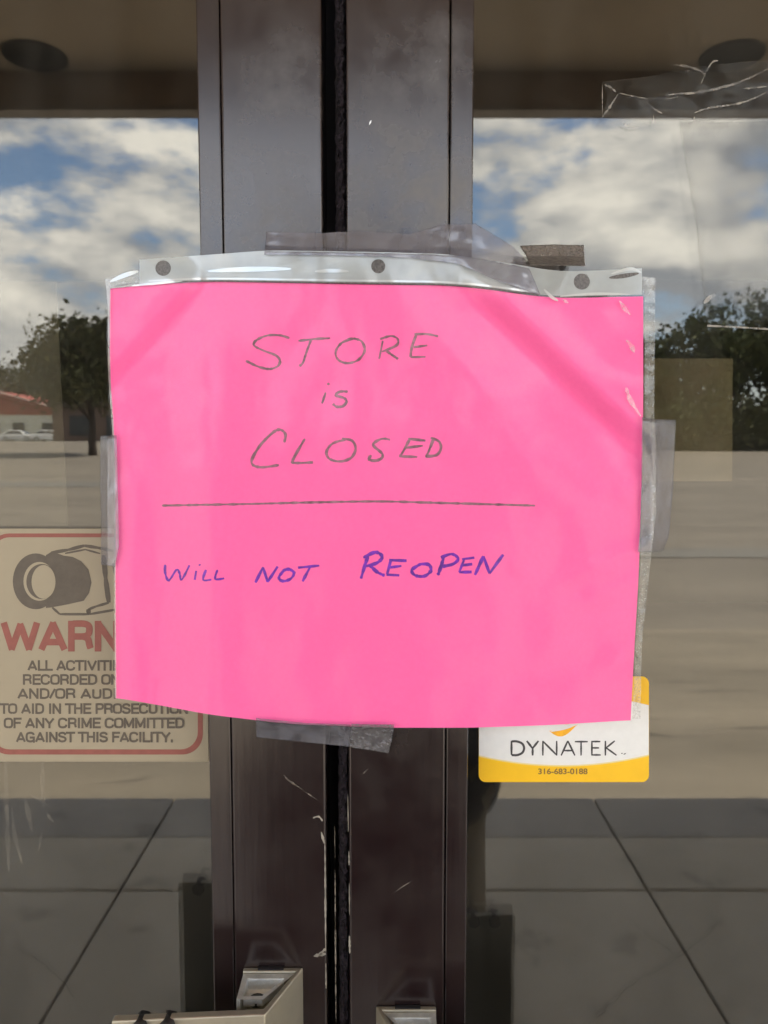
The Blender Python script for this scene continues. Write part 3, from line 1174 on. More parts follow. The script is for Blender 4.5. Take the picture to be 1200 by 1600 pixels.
ribbon(b, [(180, 447), (205, 443)], 4, lambda a_, c_: sheet_y(a_, c_) - .0016, taper=True)
sl_build(b, 'pressed_groove', M['hole'])


# ------------------------------------------------------------------ tapes
def patch(rows, m_, name, sub=12, wr=.00035):
    """rows of picture points with depth; smooth quad sheet between them"""
    nc = len(rows[0])
    vs_, fs_ = [], []
    nr = (len(rows) - 1) * sub + 1
    for r in range(nr):
        k = min(r // sub, len(rows) - 2)
        t = (r - k * sub) / sub
        for c_ in range((nc - 1) * sub + 1):
            kc = min(c_ // sub, nc - 2)
            u = (c_ - kc * sub) / sub
            p00, p01, p10, p11 = (Vector(q) for q in (rows[k][kc], rows[k][kc + 1], rows[k + 1][kc], rows[k + 1][kc + 1]))
            p = p00.lerp(p01, u).lerp(p10.lerp(p11, u), t)
            if 168 < p.x < 1018 and st_top(p.x) + 2 < p.y < pink_bot(p.x):
                p.z = min(p.z, sheet_y(p.x, p.y) - .0026)
            p.z -= wr * (0.5 + noise.noise(Vector((p.x / 13, p.y / 19, 3.7))) + .5 * noise.noise(Vector((p.x / 6, p.y / 8, 1.7))))
            vs_.append(P(p.x, p.y, p.z))
    w_ = (nc - 1) * sub + 1
    for r in range(nr - 1):
        for c_ in range(w_ - 1):
            a_ = r * w_ + c_
            fs_.append((a_, a_ + 1, a_ + w_ + 1, a_ + w_))
    b_ = MB()
    b_.add(vs_, fs_, True)
    return solid(b_.build(name, m_), 0.00008)


def S(x, y, d=-.0022):
    return (x, y, sheet_y(x, y) + d)


E = -0.0006
GT = 'strips of clear tape holding the sleeve'
top = patch([[(416, 362, E), (506, 364, E), (560, 360, E), (640, 366, E), (690, 351, E), (742, 349, -.001), (800, 384, -.002)],
             [(414, 384, E - .0005), (506, 386, -.0022), (560, 388, -.0022), (640, 390, -.002), (700, 386, -.002), (760, 392, -.003), (818, 402, -.003)],
             [S(413, 394), S(506, 395), S(560, 396), S(640, 399), S(705, 402), S(772, 410), S(829, 424)],
             [S(413, 398), S(506, 399), S(560, 400), S(640, 403), S(715, 412), S(780, 440), S(845, 462)]], M['tape'], 'adhesive_tape')
tag(top, 'long clear tape across the sleeve top, sagging over the dark door gap', 'tape', GT)
o = patch([[(812, 384, .012), (862, 382, .012), (912, 383, .012)], [(822, 400, .006), (866, 400, .006), (913, 401, .006)],
           [S(829, 414, -.0010), S(870, 415, -.0010), S(914, 416, -.0010)]], M['tape_grain'], 'adhesive_tape')
tag(o, 'small blistered grey brown tape piece above the sleeve strip, over the glass', 'tape', GT)
o = patch([[(157, 681, .006), S(172, 680), S(182, 680)], [(157, 760, .006), S(174, 760), S(184, 760)], [(158, 850, .006), S(174, 852), S(186, 853)],
           [(158, 882, .006), S(172, 884), S(180, 886)]], M['tape'], 'adhesive_tape')
tag(o, 'narrow clear tape at the sleeve edge above the warning sign', 'tape', GT)
o = patch([[S(1003, 652), S(1024, 655, -.001), (1056, 656, .012)], [S(1002, 760), S(1021, 760, -.001), (1052, 760, .012)],
           [S(1000, 830), S(1020, 835, -.001), (1045, 838, .012)], [S(997, 862), S(1018, 862, -.001), (1036, 861, .012)]], M['tape'], 'adhesive_tape')
tag(o, 'grey clear tape tag beside the pink sheet over the green tree reflection', 'tape', GT)
o = patch([[S(400, 1122, -.001), S(480, 1130, -.001), S(548, 1132, -.001)], [(400, 1140, -.004), (480, 1146, -.004), (548, 1150, -.004)],
           [(401, 1152, E), (478, 1160, E), (546, 1167, E)]], M['tape'], 'adhesive_tape')
tag(o, 'clear tape under the pink sheet, bridging the dark door gap', 'tape', GT)
tg = patch([[S(549, 1131, -.0012), S(582, 1132, -.0012), S(616, 1132, -.0012)], [(548, 1150, -.004), (581, 1152, -.004), (613, 1154, -.004)],
            [(547, 1168, E), (579, 1172, E), (607, 1177, E)]], M['tape_speck'], 'blistered_end')
tg.parent = o
# crumpled old tape on the right pane
GY = GLASS_Y - 0.0006
oldt = patch([[(942, 128, GY), (1010, 120, GY), (1090, 104, GY), (1170, 96, GY), (1260, 92, GY)],
              [(950, 152, GY - .002), (1015, 152, GY - .001), (1095, 140, GY), (1175, 128, GY - .002), (1262, 122, GY)],
              [(942, 182, GY), (1012, 186, GY), (1092, 188, GY), (1172, 186, GY), (1262, 180, GY)]], M['tape_clear'], 'old_tape')
tag(oldt, 'crumpled old clear tape stuck on the glass near the top, with pale creases and a painted highlight', 'tape')
OZ = [([(600, 165), (680, 172), (760, 195), (805, 225)], 5), ([(805, 225), (850, 150), (890, 140)], 6), ([(805, 225), (780, 290)], 3),
      ([(570, 355), (640, 345), (720, 342), (860, 320), (1000, 280), (1100, 240), (1200, 190)], 5), ([(740, 465), (830, 435), (1000, 410), (1100, 380), (1200, 330)], 4),
      ([(180, 290), (215, 305), (250, 335)], 5), ([(265, 345), (210, 430), (165, 490)], 5), ([(265, 340), (350, 360), (440, 375)], 2.5),
      ([(445, 400), (490, 440), (540, 470)], 3), ([(1040, 315), (1200, 300)], 5), ([(280, 520), (330, 545), (395, 545)], 6),  # last ribbon of this row is a highlight painted pale
      ([(740, 490), (730, 540)], 6), ([(485, 480), (485, 530)], 4), ([(165, 290), (165, 480)], 1.5), ([(560, 380), (640, 365)], 2)]
b = MB()
rg = random.Random(2)
for pts, wd in OZ:
    ribbon(b, [(900 + x / 4, 60 + y / 4) for x, y in pts], wd * 0.62, lambda a_, c_: GY - .0022, taper=True, jitter=0.6, rg=rg)
b.build('crease_and_glint', M['crease_and_glint'], oldt)
oldf = patch([[(1062, 190, GY), (1160, 190, GY), (1262, 186, GY)], [(1088, 350, GY), (1170, 350, GY), (1262, 350, GY)],
              [(1105, 509, GY), (1180, 513, GY), (1262, 517, GY)]], M['tape_clear'], 'clear_film')
tag(oldf, 'faint clear plastic film left on the glass, its pale lower edge over the reflected trees', 'film')
b = MB()
ribbon(b, [(1105, 509), (1150, 511), (1200, 514), (1250, 516)], 3.2, lambda a_, c_: GY - .0008, jitter=.3, rg=rg)  # highlight on the film's lower edge, painted as a pale ribbon
ribbon(b, [(1100, 474), (1108, 466), (1118, 460)], 7, lambda a_, c_: GY - .0008, taper=True)
b.build('film_edge_highlight', M['crease_and_glint'], oldf)
# streaks of old glue low on the left pane
b = MB()
for pts, wd in (([(9, 1182), (10, 1250), (14, 1362)], 8), ([(66, 1186), (67, 1230), (68, 1262)], 7), ([(18, 1260), (24, 1310), (36, 1352)], 6), ([(40, 1250), (50, 1300)], 8),
                ([(72, 1270), (84, 1285)], 6), ([(60, 1330), (66, 1300)], 5), ([(2, 1385), (10, 1400)], 7), ([(45, 1240), (60, 1248), (80, 1262)], 4)):
    ribbon(b, pts, wd, lambda a_, c_: GLASS_Y - .0004, taper=True, jitter=.3, rg=rg)
o = b.build('glue_streaks', M['residue'])
tag(o, 'pale streaks of old glue on the glass below the warning sign', 'glue residue')


# ------------------------------------------------------------------ printed signs
def text_mesh(s_, cap_px, x0, x1, base, Y, m_, name, parent, off, bold=0.0, shear=0.0, track=1.0):
    """lettering from the built-in font, set between picture columns x0 and x1 on the line base"""
    cu = bpy.data.curves.new('lettering', 'FONT')
    cu.body = s_
    cu.size = 1
    cu.offset = bold
    cu.shear = shear
    cu.space_character = track
    cu.fill_mode = 'BOTH'
    cu.extrude = 0.0
    to = bpy.data.objects.new('lettering', cu)
    col.objects.link(to)
    dg = bpy.context.evaluated_depsgraph_get()
    dg.update()
    me = bpy.data.meshes.new_from_object(to.evaluated_get(dg))
    bpy.data.objects.remove(to)
    xs_ = [v.co.x for v in me.vertices]
    cap = 0.73
    mn, mx_ = min(xs_), max(xs_)
    for v in me.vertices:
        px = x0 + (v.co.x - mn) / (mx_ - mn) * (x1 - x0)
        py = base - v.co.y / cap * cap_px
        v.co = P(px, py, Y) + off
    me.materials.clear()
    me.materials.append(M[m_])
    me.name = name
    o_ = bpy.data.objects.new(name, me)
    col.objects.link(o_)
    o_.parent = parent
    return o_


def poly_px(pts, Y, off, mb):
    n_ = len(pts)
    mb.add([P(x, y, Y) + off for x, y in pts], [tuple(range(n_))])


def rrect(x0, y0, x1, y1, r, n_=8):
    out = []
    for cx, cy, a0 in ((x1 - r, y0 + r, -90), (x1 - r, y1 - r, 0), (x0 + r, y1 - r, 90), (x0 + r, y0 + r, 180)):
        for k in range(n_ + 1):
            a_ = R(a0 + 90 * k / n_)
            out.append((cx + r * math.cos(a_), cy + r * math.sin(a_)))
    return out


def frame_px(outer, inner, Y, off, mb):
    n_ = len(outer)
    mb.add([P(x, y, Y) + off for x, y in outer] + [P(x, y, Y) + off for x, y in inner],
           [(k, (k + 1) % n_, n_ + (k + 1) % n_, n_ + k) for k in range(n_)])


# sun-bleached warning sign on the left pane
WY = GLASS_Y - 0.0007
wsn = empty('warning_sign', P(147, 1008, WY))
tag(wsn, 'beige warning sign with red border and a security camera drawing, stuck on the glass', 'sign')
wo = -Vector(wsn.location)
b = MB()
c0, c1 = P(-30, 826, WY), P(326, 1190, WY)
b.box(Vector((c0.x, WY, c0.z)) + wo, Vector((c1.x, WY + .0006, c1.z)) + wo)
b.build('board', M['warn_board'], wsn)
b = MB()
frame_px(rrect(-18, 833.5, 317, 1179, 32), rrect(-12, 839.5, 309, 1171, 27), WY - .0001, wo, b)
b.build('border', M['warn_red'], wsn)

# bold block capitals drawn as thick strokes: outline points in a box one unit high
O_ = [(.30, 0), (.13, .06), (.07, .22), (.06, .5), (.07, .78), (.13, .94), (.30, 1), (.47, .94), (.53, .78), (.54, .5), (.53, .22), (.47, .06), (.30, 0)]
GLY = {
    'A': (.66, [[(.07, 0), (.33, 1)], [(.33, 1), (.59, 0)], [(.16, .26), (.50, .26)]]),
    'C': (.62, [[(.54, .70), (.50, .90), (.31, 1), (.13, .92), (.07, .72), (.06, .5), (.07, .28), (.13, .08), (.31, 0), (.50, .10), (.54, .32)]]),
    'D': (.62, [[(.10, 0), (.10, 1)], [(.10, 1), (.33, 1), (.48, .90), (.54, .70), (.54, .30), (.48, .10), (.33, 0), (.10, 0)]]),
    'E': (.55, [[(.10, 0), (.10, 1)], [(.10, 1), (.50, 1)], [(.10, .52), (.46, .52)], [(.10, 0), (.50, 0)]]),
    'F': (.53, [[(.10, 0), (.10, 1)], [(.10, 1), (.50, 1)], [(.10, .52), (.44, .52)]]),
    'G': (.64, [[(.54, .74), (.49, .92), (.31, 1), (.13, .92), (.07, .72), (.06, .5), (.07, .28), (.13, .08), (.31, 0), (.47, .06), (.55, .18)], [(.55, -.04), (.55, .45)], [(.34, .45), (.55, .45)]]),
    'H': (.62, [[(.10, 0), (.10, 1)], [(.52, 0), (.52, 1)], [(.10, .53), (.52, .53)]]),
    'I': (.26, [[(.13, 0), (.13, 1)]]),
    'K': (.60, [[(.10, 0), (.10, 1)], [(.52, 1), (.12, .42)], [(.24, .58), (.54, 0)]]),
    'L': (.50, [[(.10, 0), (.10, 1)], [(.10, 0), (.47, 0)]]),
    'M': (.74, [[(.10, 0), (.10, 1)], [(.64, 0), (.64, 1)], [(.11, 1), (.37, .08)], [(.63, 1), (.37, .08)]]),
    'N': (.63, [[(.10, 0), (.10, 1)], [(.53, 0), (.53, 1)], [(.11, 1), (.52, 0)]]),
    'O': (.60, [O_]),
    'P': (.57, [[(.10, 0), (.10, 1)], [(.10, 1), (.36, 1), (.49, .92), (.51, .74), (.48, .54), (.36, .46), (.10, .46)]]),
    'R': (.62, [[(.10, 0), (.10, 1)], [(.10, 1), (.38, 1), (.50, .92), (.52, .75), (.49, .57), (.38, .49), (.10, .49)], [(.36, .49), (.48, .40), (.52, .15), (.55, 0)]]),
    'S': (.58, [[(.50, .74), (.45, .92), (.29, 1), (.13, .93), (.08, .77), (.13, .62), (.29, .53), (.45, .44), (.51, .28), (.46, .08), (.29, 0), (.12, .07), (.07, .26)]]),
    'T': (.54, [[(.27, 0), (.27, 1)], [(.02, 1), (.52, 1)]]),
    'U': (.62, [[(.10, 1), (.10, .25), (.16, .06), (.31, 0), (.46, .06), (.52, .25), (.52, 1)]]),
    'V': (.62, [[(.05, 1), (.31, 0)], [(.57, 1), (.31, 0)]]),
    'W': (.86, [[(.05, 1), (.23, 0)], [(.23, 0), (.43, .95)], [(.43, .95), (.63, 0)], [(.63, 0), (.81, 1)]]),
    'Y': (.60, [[(.04, 1), (.30, .42)], [(.56, 1), (.30, .42)], [(.30, .42), (.30, 0)]]),
    '/': (.32, [[(.02, 0), (.30, 1)]]), '.': (.22, [[(.11, -.02), (.11, .12)]]), ' ': (.26, []),
}


def block_text(s_, x0, x1, base, cap, m_, name, wt=.19):
    tot = sum(GLY[c][0] for c in s_)
    sx = (x1 - x0) / tot
    b_ = MB()
    cur = 0
    d = 0
    wpx = wt * cap
    for c in s_:
        w_, strokes = GLY[c]
        for st in strokes:
            q = [(x0 + (cur + x) * sx, base - wpx * .45 - (cap - wpx * .9) * y) for x, y in st]
            d += 6e-6
            if len(q) == 2:      # square ended bar
                p0, p1 = Vector(q[0]), Vector(q[1])
                t_ = (p1 - p0).normalized()
                n_ = Vector((-t_.y, t_.x)) * wpx * .5
                e_ = t_ * wpx * (.45 if abs(t_.x) < .02 or abs(t_.y) < .02 else .2)
                b_.add([P(*v, WY - .0001 - d) for v in (p0 - e_ + n_, p0 - e_ - n_, p1 + e_ - n_, p1 + e_ + n_)], [(0, 1, 2, 3)])
            else:
                ribbon(b_, q, wpx, lambda a_, c_: WY - .0001 - d)
        cur += w_
    b_.v = [tuple(Vector(v) + wo) for v in b_.v]
    return b_.build(name, M[m_], wsn)


block_text('WARNING', 3, 291, 1018, 48, 'warn_red', 'headline', .215)
for s_, x0, x1, base in (('ALL ACTIVITIES ARE', 43, 251, 1048), ('RECORDED ON VIDEO', 35, 259, 1070), ('AND/OR AUDIO TAPE', 27, 267, 1092),
                         ('TO AID IN THE PROSECUTION', 0, 294, 1115.5), ('OF ANY CRIME COMMITTED', 6, 288, 1138), ('AGAINST THIS FACILITY.', 25, 271, 1160)):
    block_text(s_, x0, x1, base, 16.5, 'warn_grey', 'text_line', .2)


def ell(cx, cy, rx, ry, n_=40, a0=0, a1=360):
    return [(cx + rx * math.cos(R(a0 + (a1 - a0) * k / n_)), cy + ry * math.sin(R(a0 + (a1 - a0) * k / n_))) for k in range(n_ if a1 - a0 == 360 else n_ + 1)]


def zw(pts):
    return [(x / 6, 820 + y / 6) for x, y in pts]


cm = MB()
poly_px(zw(ell(335, 530, 215, 262)), WY - .00010, wo, cm)
poly_px(zw([(430, 285), (485, 250), (600, 290), (680, 300), (760, 340), (830, 420), (858, 540), (835, 640), (785, 712), (640, 745), (480, 775), (430, 780)]), WY - .00013, wo, cm)
for pts, wd in (([(480, 262), (640, 235), (790, 195), (920, 215), (1060, 245)], 5.5), ([(610, 268), (800, 232), (940, 270)], 3), ([(970, 285), (990, 500), (1020, 730)], 8),
                ([(1060, 360), (1085, 500)], 4), ([(1020, 730), (900, 765), (825, 795)], 4.5), ([(825, 790), (835, 832)], 8), ([(490, 775), (560, 838), (840, 838), (1085, 795)], 4)):
    if len(pts) > 2:
        pts = [p for p in pts]
    q = zw(pts)
    bb_ = MB()
    for p0, p1 in zip(q, q[1:]):
        ribbon(bb_, [p0, p1], wd, lambda a_, c_: WY - .00010)
    cm.add([Vector(v) + wo for v in bb_.v], bb_.f)
cm.build('camera_drawing', M['warn_grey'], wsn)
cm = MB()
poly_px(zw(ell(370, 530, 150, 182)), WY - .00020, wo, cm)
o = cm.build('lens_ring', M['warn_board'], wsn)
cm = MB()
poly_px(zw(ell(392, 532, 145, 165)), WY - .00026, wo, cm)
cm.build('lens_shadow', M['warn_grey'], wsn)
cm = MB()
poly_px(zw(ell(408, 535, 112, 158)), WY - .00032, wo, cm)
cm.build('lens_glass', M['warn_board'], wsn)

# yellow and white sticker on the outside of the right pane
SY = GLASS_Y - 0.0004
stk = empty('service_sticker', P(880, 1140, SY))
tag(stk, 'yellow and white service company sticker on the glass under the pink notice', 'sticker')
so = -Vector(stk.location)
base_pts = rrect(748, 1057, 1014, 1222, 11)
b = MB()
n_ = len(base_pts)
b.add([P(x, y, SY) + so for x, y in base_pts] + [P(x, y, GLASS_Y - .00005) + so for x, y in base_pts],
      [tuple(range(n_))] + [(k, (k + 1) % n_, n_ + (k + 1) % n_, n_ + k) for k in range(n_)])
b.build('vinyl', M['st_yellow'], stk)
b = MB()
lo = [(748.3 + (1013.7 - 748.3) * k / 30, 0) for k in range(31)]
low = [(x, 1181 + 17 * (1 - ((x - 885) / 137) ** 2) - 3 * (x - 748) / 266) for x, _ in lo]
upp = [(x, 1104 - 18 * (1 - ((x - 885) / 137) ** 2)) for x, _ in lo]
poly_px(upp + low[::-1], SY - .00012, so, b)
b.build('white_band', M['st_white'], stk)
b = MB()
ribbon(b, low, 2.2, lambda a_, c_: SY - .00020)
b.v = [tuple(Vector(v) + so) for v in b.v]
b.build('pale_rim', mat('sticker_cream', (0.78, 0.66, 0.3), 0.35, vary=0.02), stk)
b = MB()
up_ = [(858 + 44 * k / 14, 1142 - 9 * (k / 14) ** 1.5) for k in range(15)]
dn_ = [(902 - 44 * k / 14, 1132 + 10 * (k / 14) + 15 * math.sin(math.pi * k / 14) * (1 - .25 * (1 - k / 14))) for k in range(1, 14)]
poly_px(up_ + dn_, SY - .0002, so, b)
poly_px(ell(884, 1118, 17, 14), SY - .0002, so, b)
b.build('swoosh', M['st_orange'], stk)
b = MB()
ribbon(b, [(860, 1143), (876, 1140), (890, 1136), (900, 1132)], 3, lambda a_, c_: SY - .00026, taper=True)
b.v = [tuple(Vector(v) + so) for v in b.v]
b.build('swoosh_light', M['st_white'], stk)
# DYNATEK in plain light capitals, drawn as strokes
b = MB()


def zd(pts):
    return [(780 + x * 220 / 1200, 1120 + y * 220 / 1200) for x, y in pts]


LET = [[(105, 205), (105, 325)], [(105, 210), (150, 210), (195, 228), (212, 265), (198, 305), (155, 326), (105, 326)],
       [(235, 205), (283, 268)], [(335, 205), (285, 268)], [(285, 265), (285, 330)],
       [(372, 330), (372, 205)], [(372, 208), (492, 328)], [(490, 330), (490, 205)],
       [(528, 330), (585, 205)], [(585, 205), (645, 330)], [(553, 288), (622, 288)],
       [(645, 212), (755, 212)], [(698, 212), (698, 330)],
       [(790, 205), (790, 330)], [(790, 211), (862, 211)], [(790, 265), (852, 265)], [(790, 325), (865, 325)],
       [(905, 205), (905, 330)], [(985, 205), (908, 268)], [(912, 265), (1000, 328)]]
for k, s_ in enumerate(LET):
    q = zd(s_)
    if len(q) == 2:
        ribbon(b, q, 3.6 if k < 5 else 3.0, lambda a_, c_: SY - .0002)
        # square ends
    else:
        ribbon(b, q, 3.6, lambda a_, c_: SY - .0002)
ribbon(b, zd([(1040, 312), (1052, 312)]), 1.6, lambda a_, c_: SY - .0002)
ribbon(b, zd([(1060, 320), (1080, 312)]), 1.6, lambda a_, c_: SY - .0002)
b.v = [tuple(Vector(v) + so) for v in b.v]
b.build('lettering', M['st_black'], stk)
text_mesh('316-683-0188', 9, 841, 918, 1209.5, SY - .0002, 'st_phone', 'phone_number', stk, so, bold=0.02)


# pale papers behind the panes
def paper_behind(px0, py0, px1, py1, lean, label, Y, m_='poster'):
    c = P((px0 + px1) / 2, (py0 + py1) / 2, Y)
    o_ = MB()
    q = [P(px0, py0, Y), P(px1 - lean, py0, Y), P(px1, py1, Y), P(px0, py1, Y)]
    vs_ = [v - c for v in q] + [v - c + Vector((0, .0006, 0)) for v in q]
    o_.add(vs_, [(0, 1, 2, 3), (7, 6, 5, 4), (0, 4, 5, 1), (1, 5, 6, 2), (2, 6, 7, 3), (3, 7, 4, 0)])
    o_ = o_.build('faded_paper', M[m_], loc=c)
    return tag(o_, label, 'paper')


paper_behind(-70, 440, 106, 822, 18, 'faint faded paper behind the glass above the warning sign', 0.0335, 'poster_dim')
paper_behind(985, 560, 1144, 752, -1, 'faint yellowish paper behind the glass beside the grey tape tag', 0.0335)


# ------------------------------------------------------------------ trees across the lot
def leaf_mat(name, c, c2):
    m, t, b_ = mat_new(name)
    ge = N(t, 'ShaderNodeNewGeometry')
    mx = N(t, 'ShaderNodeMix', data_type='RGBA')
    mx.inputs['A'].default_value = rgba(c)
    mx.inputs['B'].default_value = rgba(c2)
    t.links.new(ge.outputs['Random Per Island'], mx.inputs['Factor'])
    t.links.new(mx.outputs['Result'], b_.inputs['Base Color'])
    b_.inputs['Roughness'].default_value = 0.7
    return m


M['leaf_dark'] = leaf_mat('dark_leaves', (0.045, 0.05, 0.018), (0.115, 0.115, 0.045))
M['leaf_olive'] = leaf_mat('olive_leaves', (0.05, 0.052, 0.02), (0.115, 0.1, 0.04))
M['leaf_green'] = leaf_mat('green_leaves', (0.045, 0.06, 0.02), (0.12, 0.13, 0.045))
M['bark'] = mat('bark', (0.06, 0.045, 0.035), 0.9, vary=0.3, scale=4)


def tree(label, x, y, h, rad, seed, leaf, low=0.3, nclump=46, per=46, lsize=0.2, group='trees beyond the parking lot', flat=1.0):
    rg_ = random.Random(seed)
    z0 = ground_z(y) - 0.05
    t = empty('leafy_tree', (x, y, z0))
    tag(t, label, 'tree', group)
    tb = MB()
    lean = rg_.uniform(-.4, .4)
    th_ = h * 0.62
    pts = [(lean * k / 5 * .6 + rg_.uniform(-.06, .06), rg_.uniform(-.06, .06), th_ * k / 5) for k in range(6)]
    r0 = h * 0.026
    tb.tube(pts, [r0 * (1.25 - .9 * k / 5) for k in range(6)], 8)
    centres = []
    cz = h * (low + 1) / 2
    hz = h * (1 - low) / 2
    for k in range(nclump):
        while True:
            u = Vector((rg_.uniform(-1, 1), rg_.uniform(-1, 1), rg_.uniform(-1, 1)))
            if 0.30 < u.length < 1.0:
                break
        wob = 0.78 + 0.35 * noise.noise(u * 1.7 + Vector((seed, 0, 0)))
        centres.append(Vector((u.x * rad * wob + lean * .5, u.y * rad * wob, cz + u.z * hz * (wob * flat if u.z > 0 else wob))))
    for k in range(9):
        c_ = centres[k]
        s0 = Vector(pts[min(5, 2 + k % 4)])
        mid = s0.lerp(c_, .5) + Vector((0, 0, .25))
        tb.tube([s0, mid, c_], [r0 * .5, r0 * .32, r0 * .1], 6)
    tb.build('trunk', M['bark'], t)
    cb = MB()
    vs_, fs_ = [], []
    per = int(per * 1.9)
    lsize = lsize * .66
    for c_ in centres:
        cr = rad * rg_.uniform(.16, .34)
        for q in range(per):
            d = Vector((rg_.gauss(0, 1), rg_.gauss(0, 1), rg_.gauss(0, .75))) * cr * .62
            p = c_ + d
            u = Vector((rg_.gauss(0, 1), rg_.gauss(0, 1), rg_.gauss(0, 1))).normalized()
            v = u.orthogonal().normalized()
            s_ = lsize * rg_.uniform(.6, 1.5)
            o_ = len(vs_)
            vs_ += [p - u * s_, p + v * s_ * .55, p + u * s_, p - v * s_ * .55]
            fs_.append((o_, o_ + 1, o_ + 2, o_ + 3))
    cb.add(vs_, fs_)
    cb.build('crown', M[leaf], t)
    return t


tree('dark dense tree standing alone in the lot, reflected beside the red roof', -14.0, -37.5, 6.7, 3.1, 11, 'leaf_dark', .30, 90, 84, .22, None)
tree('olive tree behind the red roofed house, its crown over the ridge', -72, -150, 15.5, 10, 21, 'leaf_olive', .12, 60, 50, .6)
tree('low olive tree at the end of the red roofed house', -60, -148, 13.0, 9, 22, 'leaf_olive', .05, 60, 50, .6)
tree('rounded olive tree between the red roofed house and the lone dark tree', -47, -146, 11.0, 8, 23, 'leaf_olive', .05, 60, 50, .6)
tree('pale olive tree seen past the lone dark tree', -32, -142, 9.5, 8, 24, 'leaf_olive', .05, 60, 50, .6)
tree('wide green tree opposite the double door, second left of centre', -9, -84, 8.5, 5.5, 25, 'leaf_green', .08, 46, 46, .42)
tree('tall green tree directly opposite the double door', 1, -62, 9.0, 4.5, 26, 'leaf_green', .1, 46, 46, .3)
tree('bushy dark tree opposite the right door leaf', 8.5, -52, 8.6, 3.8, 27, 'leaf_dark', .08, 50, 50, .26)
tree('rounded green tree just right of the notice in the reflection', 13.6, -47.0, 8.0, 3.0, 28, 'leaf_green', .06, 60, 56, .24)
tree('smaller dark tree filling the dip in the tree line', 17.2, -48.5, 7.6, 2.7, 29, 'leaf_dark', .04, 56, 56, .24)
tree('tall green tree over the lower edge of the clear film', 20.4, -47.0, 9.6, 3.1, 30, 'leaf_green', .06, 64, 58, .24)
tree('tallest dark tree at the right end of the reflected tree line', 24.4, -46.0, 10.6, 3.3, 31, 'leaf_dark', .02, 64, 60, .25)
tree('dark spreading tree beyond the right end of the tree line', 31, -46.0, 9.6, 4.5, 32, 'leaf_dark', .05, 50, 50, .28)
tree('dark tree nearest to the doors, shading the lot on the right', 21.5, -27.2, 7.0, 3.2, 33, 'leaf_dark', .3, 50, 50, .22, None)
# undergrowth below the right-hand tree line
for k, (x, y, r_, h_, lf) in enumerate(((11.2, -43.8, 1.7, 2.8, 'leaf_dark'), (14.0, -43.5, 1.9, 3.4, 'leaf_dark'), (16.6, -43.8, 1.9, 3.5, 'leaf_green'),
                                        (19.2, -43.4, 2.0, 4.2, 'leaf_dark'), (21.9, -43.2, 2.0, 4.4, 'leaf_dark'), (24.6, -43.4, 2.1, 4.6, 'leaf_dark'))):
    rg_ = random.Random(50 + k)
    bsh = empty('shrub', (x, y, ground_z(y)))
    tag(bsh, ('low dark shrub under the bushy tree', 'dark shrub under the rounded green tree', 'green shrub under the dip in the tree line', 'tall dark shrub under the tall green tree',
              'dark shrub between the tall green tree and the tallest tree', 'broad dark shrub under the tallest tree')[k], 'shrub', 'shrubs under the tree line')
    vs, fs = [], []
    for q in range(2200):
        a_ = rg_.uniform(0, 6.283)
        rr = r_ * math.sqrt(rg_.random())
        z = h_ * rg_.random() ** .8 * (1 - .55 * (rr / r_) ** 2) * (0.8 + .4 * noise.noise(Vector((a_, k, 0))))
        p = Vector((rr * math.cos(a_), rr * .6 * math.sin(a_), z))
        u = Vector((rg_.gauss(0, 1), rg_.gauss(0, 1), rg_.gauss(0, 1))).normalized()
        v = u.orthogonal().normalized()
        s_ = rg_.uniform(.1, .24)
        o_ = len(vs)
        vs += [p - u * s_, p + v * s_ * .55, p + u * s_, p - v * s_ * .55]
        fs.append((o_, o_ + 1, o_ + 2, o_ + 3))
    MB().add(vs, fs).build('foliage', M[lf], bsh)
    b = MB()
    for q in range(5):
        a_ = q * 1.3
        b.tube([(0, 0, -.05), (.2 * math.cos(a_), .2 * math.sin(a_), h_ * .35), (.6 * r_ * math.cos(a_), .4 * r_ * math.sin(a_), h_ * .7)], [.05, .035, .015], 5)
    b.build('stem', M['bark'], bsh)

# ------------------------------------------------------------------ red-roofed house far left
M['red_roof'] = mat('red_metal_roof', (0.30, 0.06, 0.05), 0.7, vary=0.15, scale=1.5, stretch=(1, 6, 1))
M['white_wall'] = mat('white_siding', (0.62, 0.58, 0.54), 0.7, vary=0.06, scale=1)
M['window_dark'] = mat('dark_window', (0.02, 0.022, 0.025), 0.1, vary=0.1)
hy = -125
hz_ = ground_z(hy)
hs = empty('red_roofed_house', (-62.5, hy, hz_))
hs.scale = (1.45, 1.45, 1.45)
tag(hs, 'low white house with a red gabled roof beyond the parking lot', 'house')
b = MB()
b.prism([(-9, 0), (9, 0), (9, 2.9), (0, 5.4), (-9, 2.9)], 0, -12, 'y')
b.build('wall', M['white_wall'], hs)
b = MB()
for s_ in (-1, 1):
    b.prism([(0, 5.45), (s_ * 9.8, 2.72), (s_ * 9.8, 2.97), (0, 5.7)], .5, -12.5, 'y')
b.build('roof', M['red_roof'], hs)
b = MB()
b.prism([(-8.9, 2.95), (8.9, 2.95), (0, 5.35)], 0.06, 0.02, 'y')
b.build('gable_panel', M['red_roof'], hs)
b = MB()
for s_ in (-1, 1):
    b.prism([(0, 5.72), (s_ * 9.85, 2.98), (s_ * 9.85, 3.12), (0, 5.86)], .58, .5, 'y')
b.build('barge_board', M['white_wall'], hs)
for wx in (-6, -2.2, 3.2, 6.4):
    b = MB()
    b.box((wx - .75, .03, .9), (wx + .75, .09, 2.2))
    f_ = b.build('window', M['white_wall'], hs)
    b = MB()
    b.box((wx - .65, .07, 1.0), (wx + .65, .1, 2.1))
    b.build('pane', M['window_dark'], f_)
b = MB()
b.box((0, .03, 0), (1.1, .1, 2.1))
b.build('door', M['red_roof'], hs)

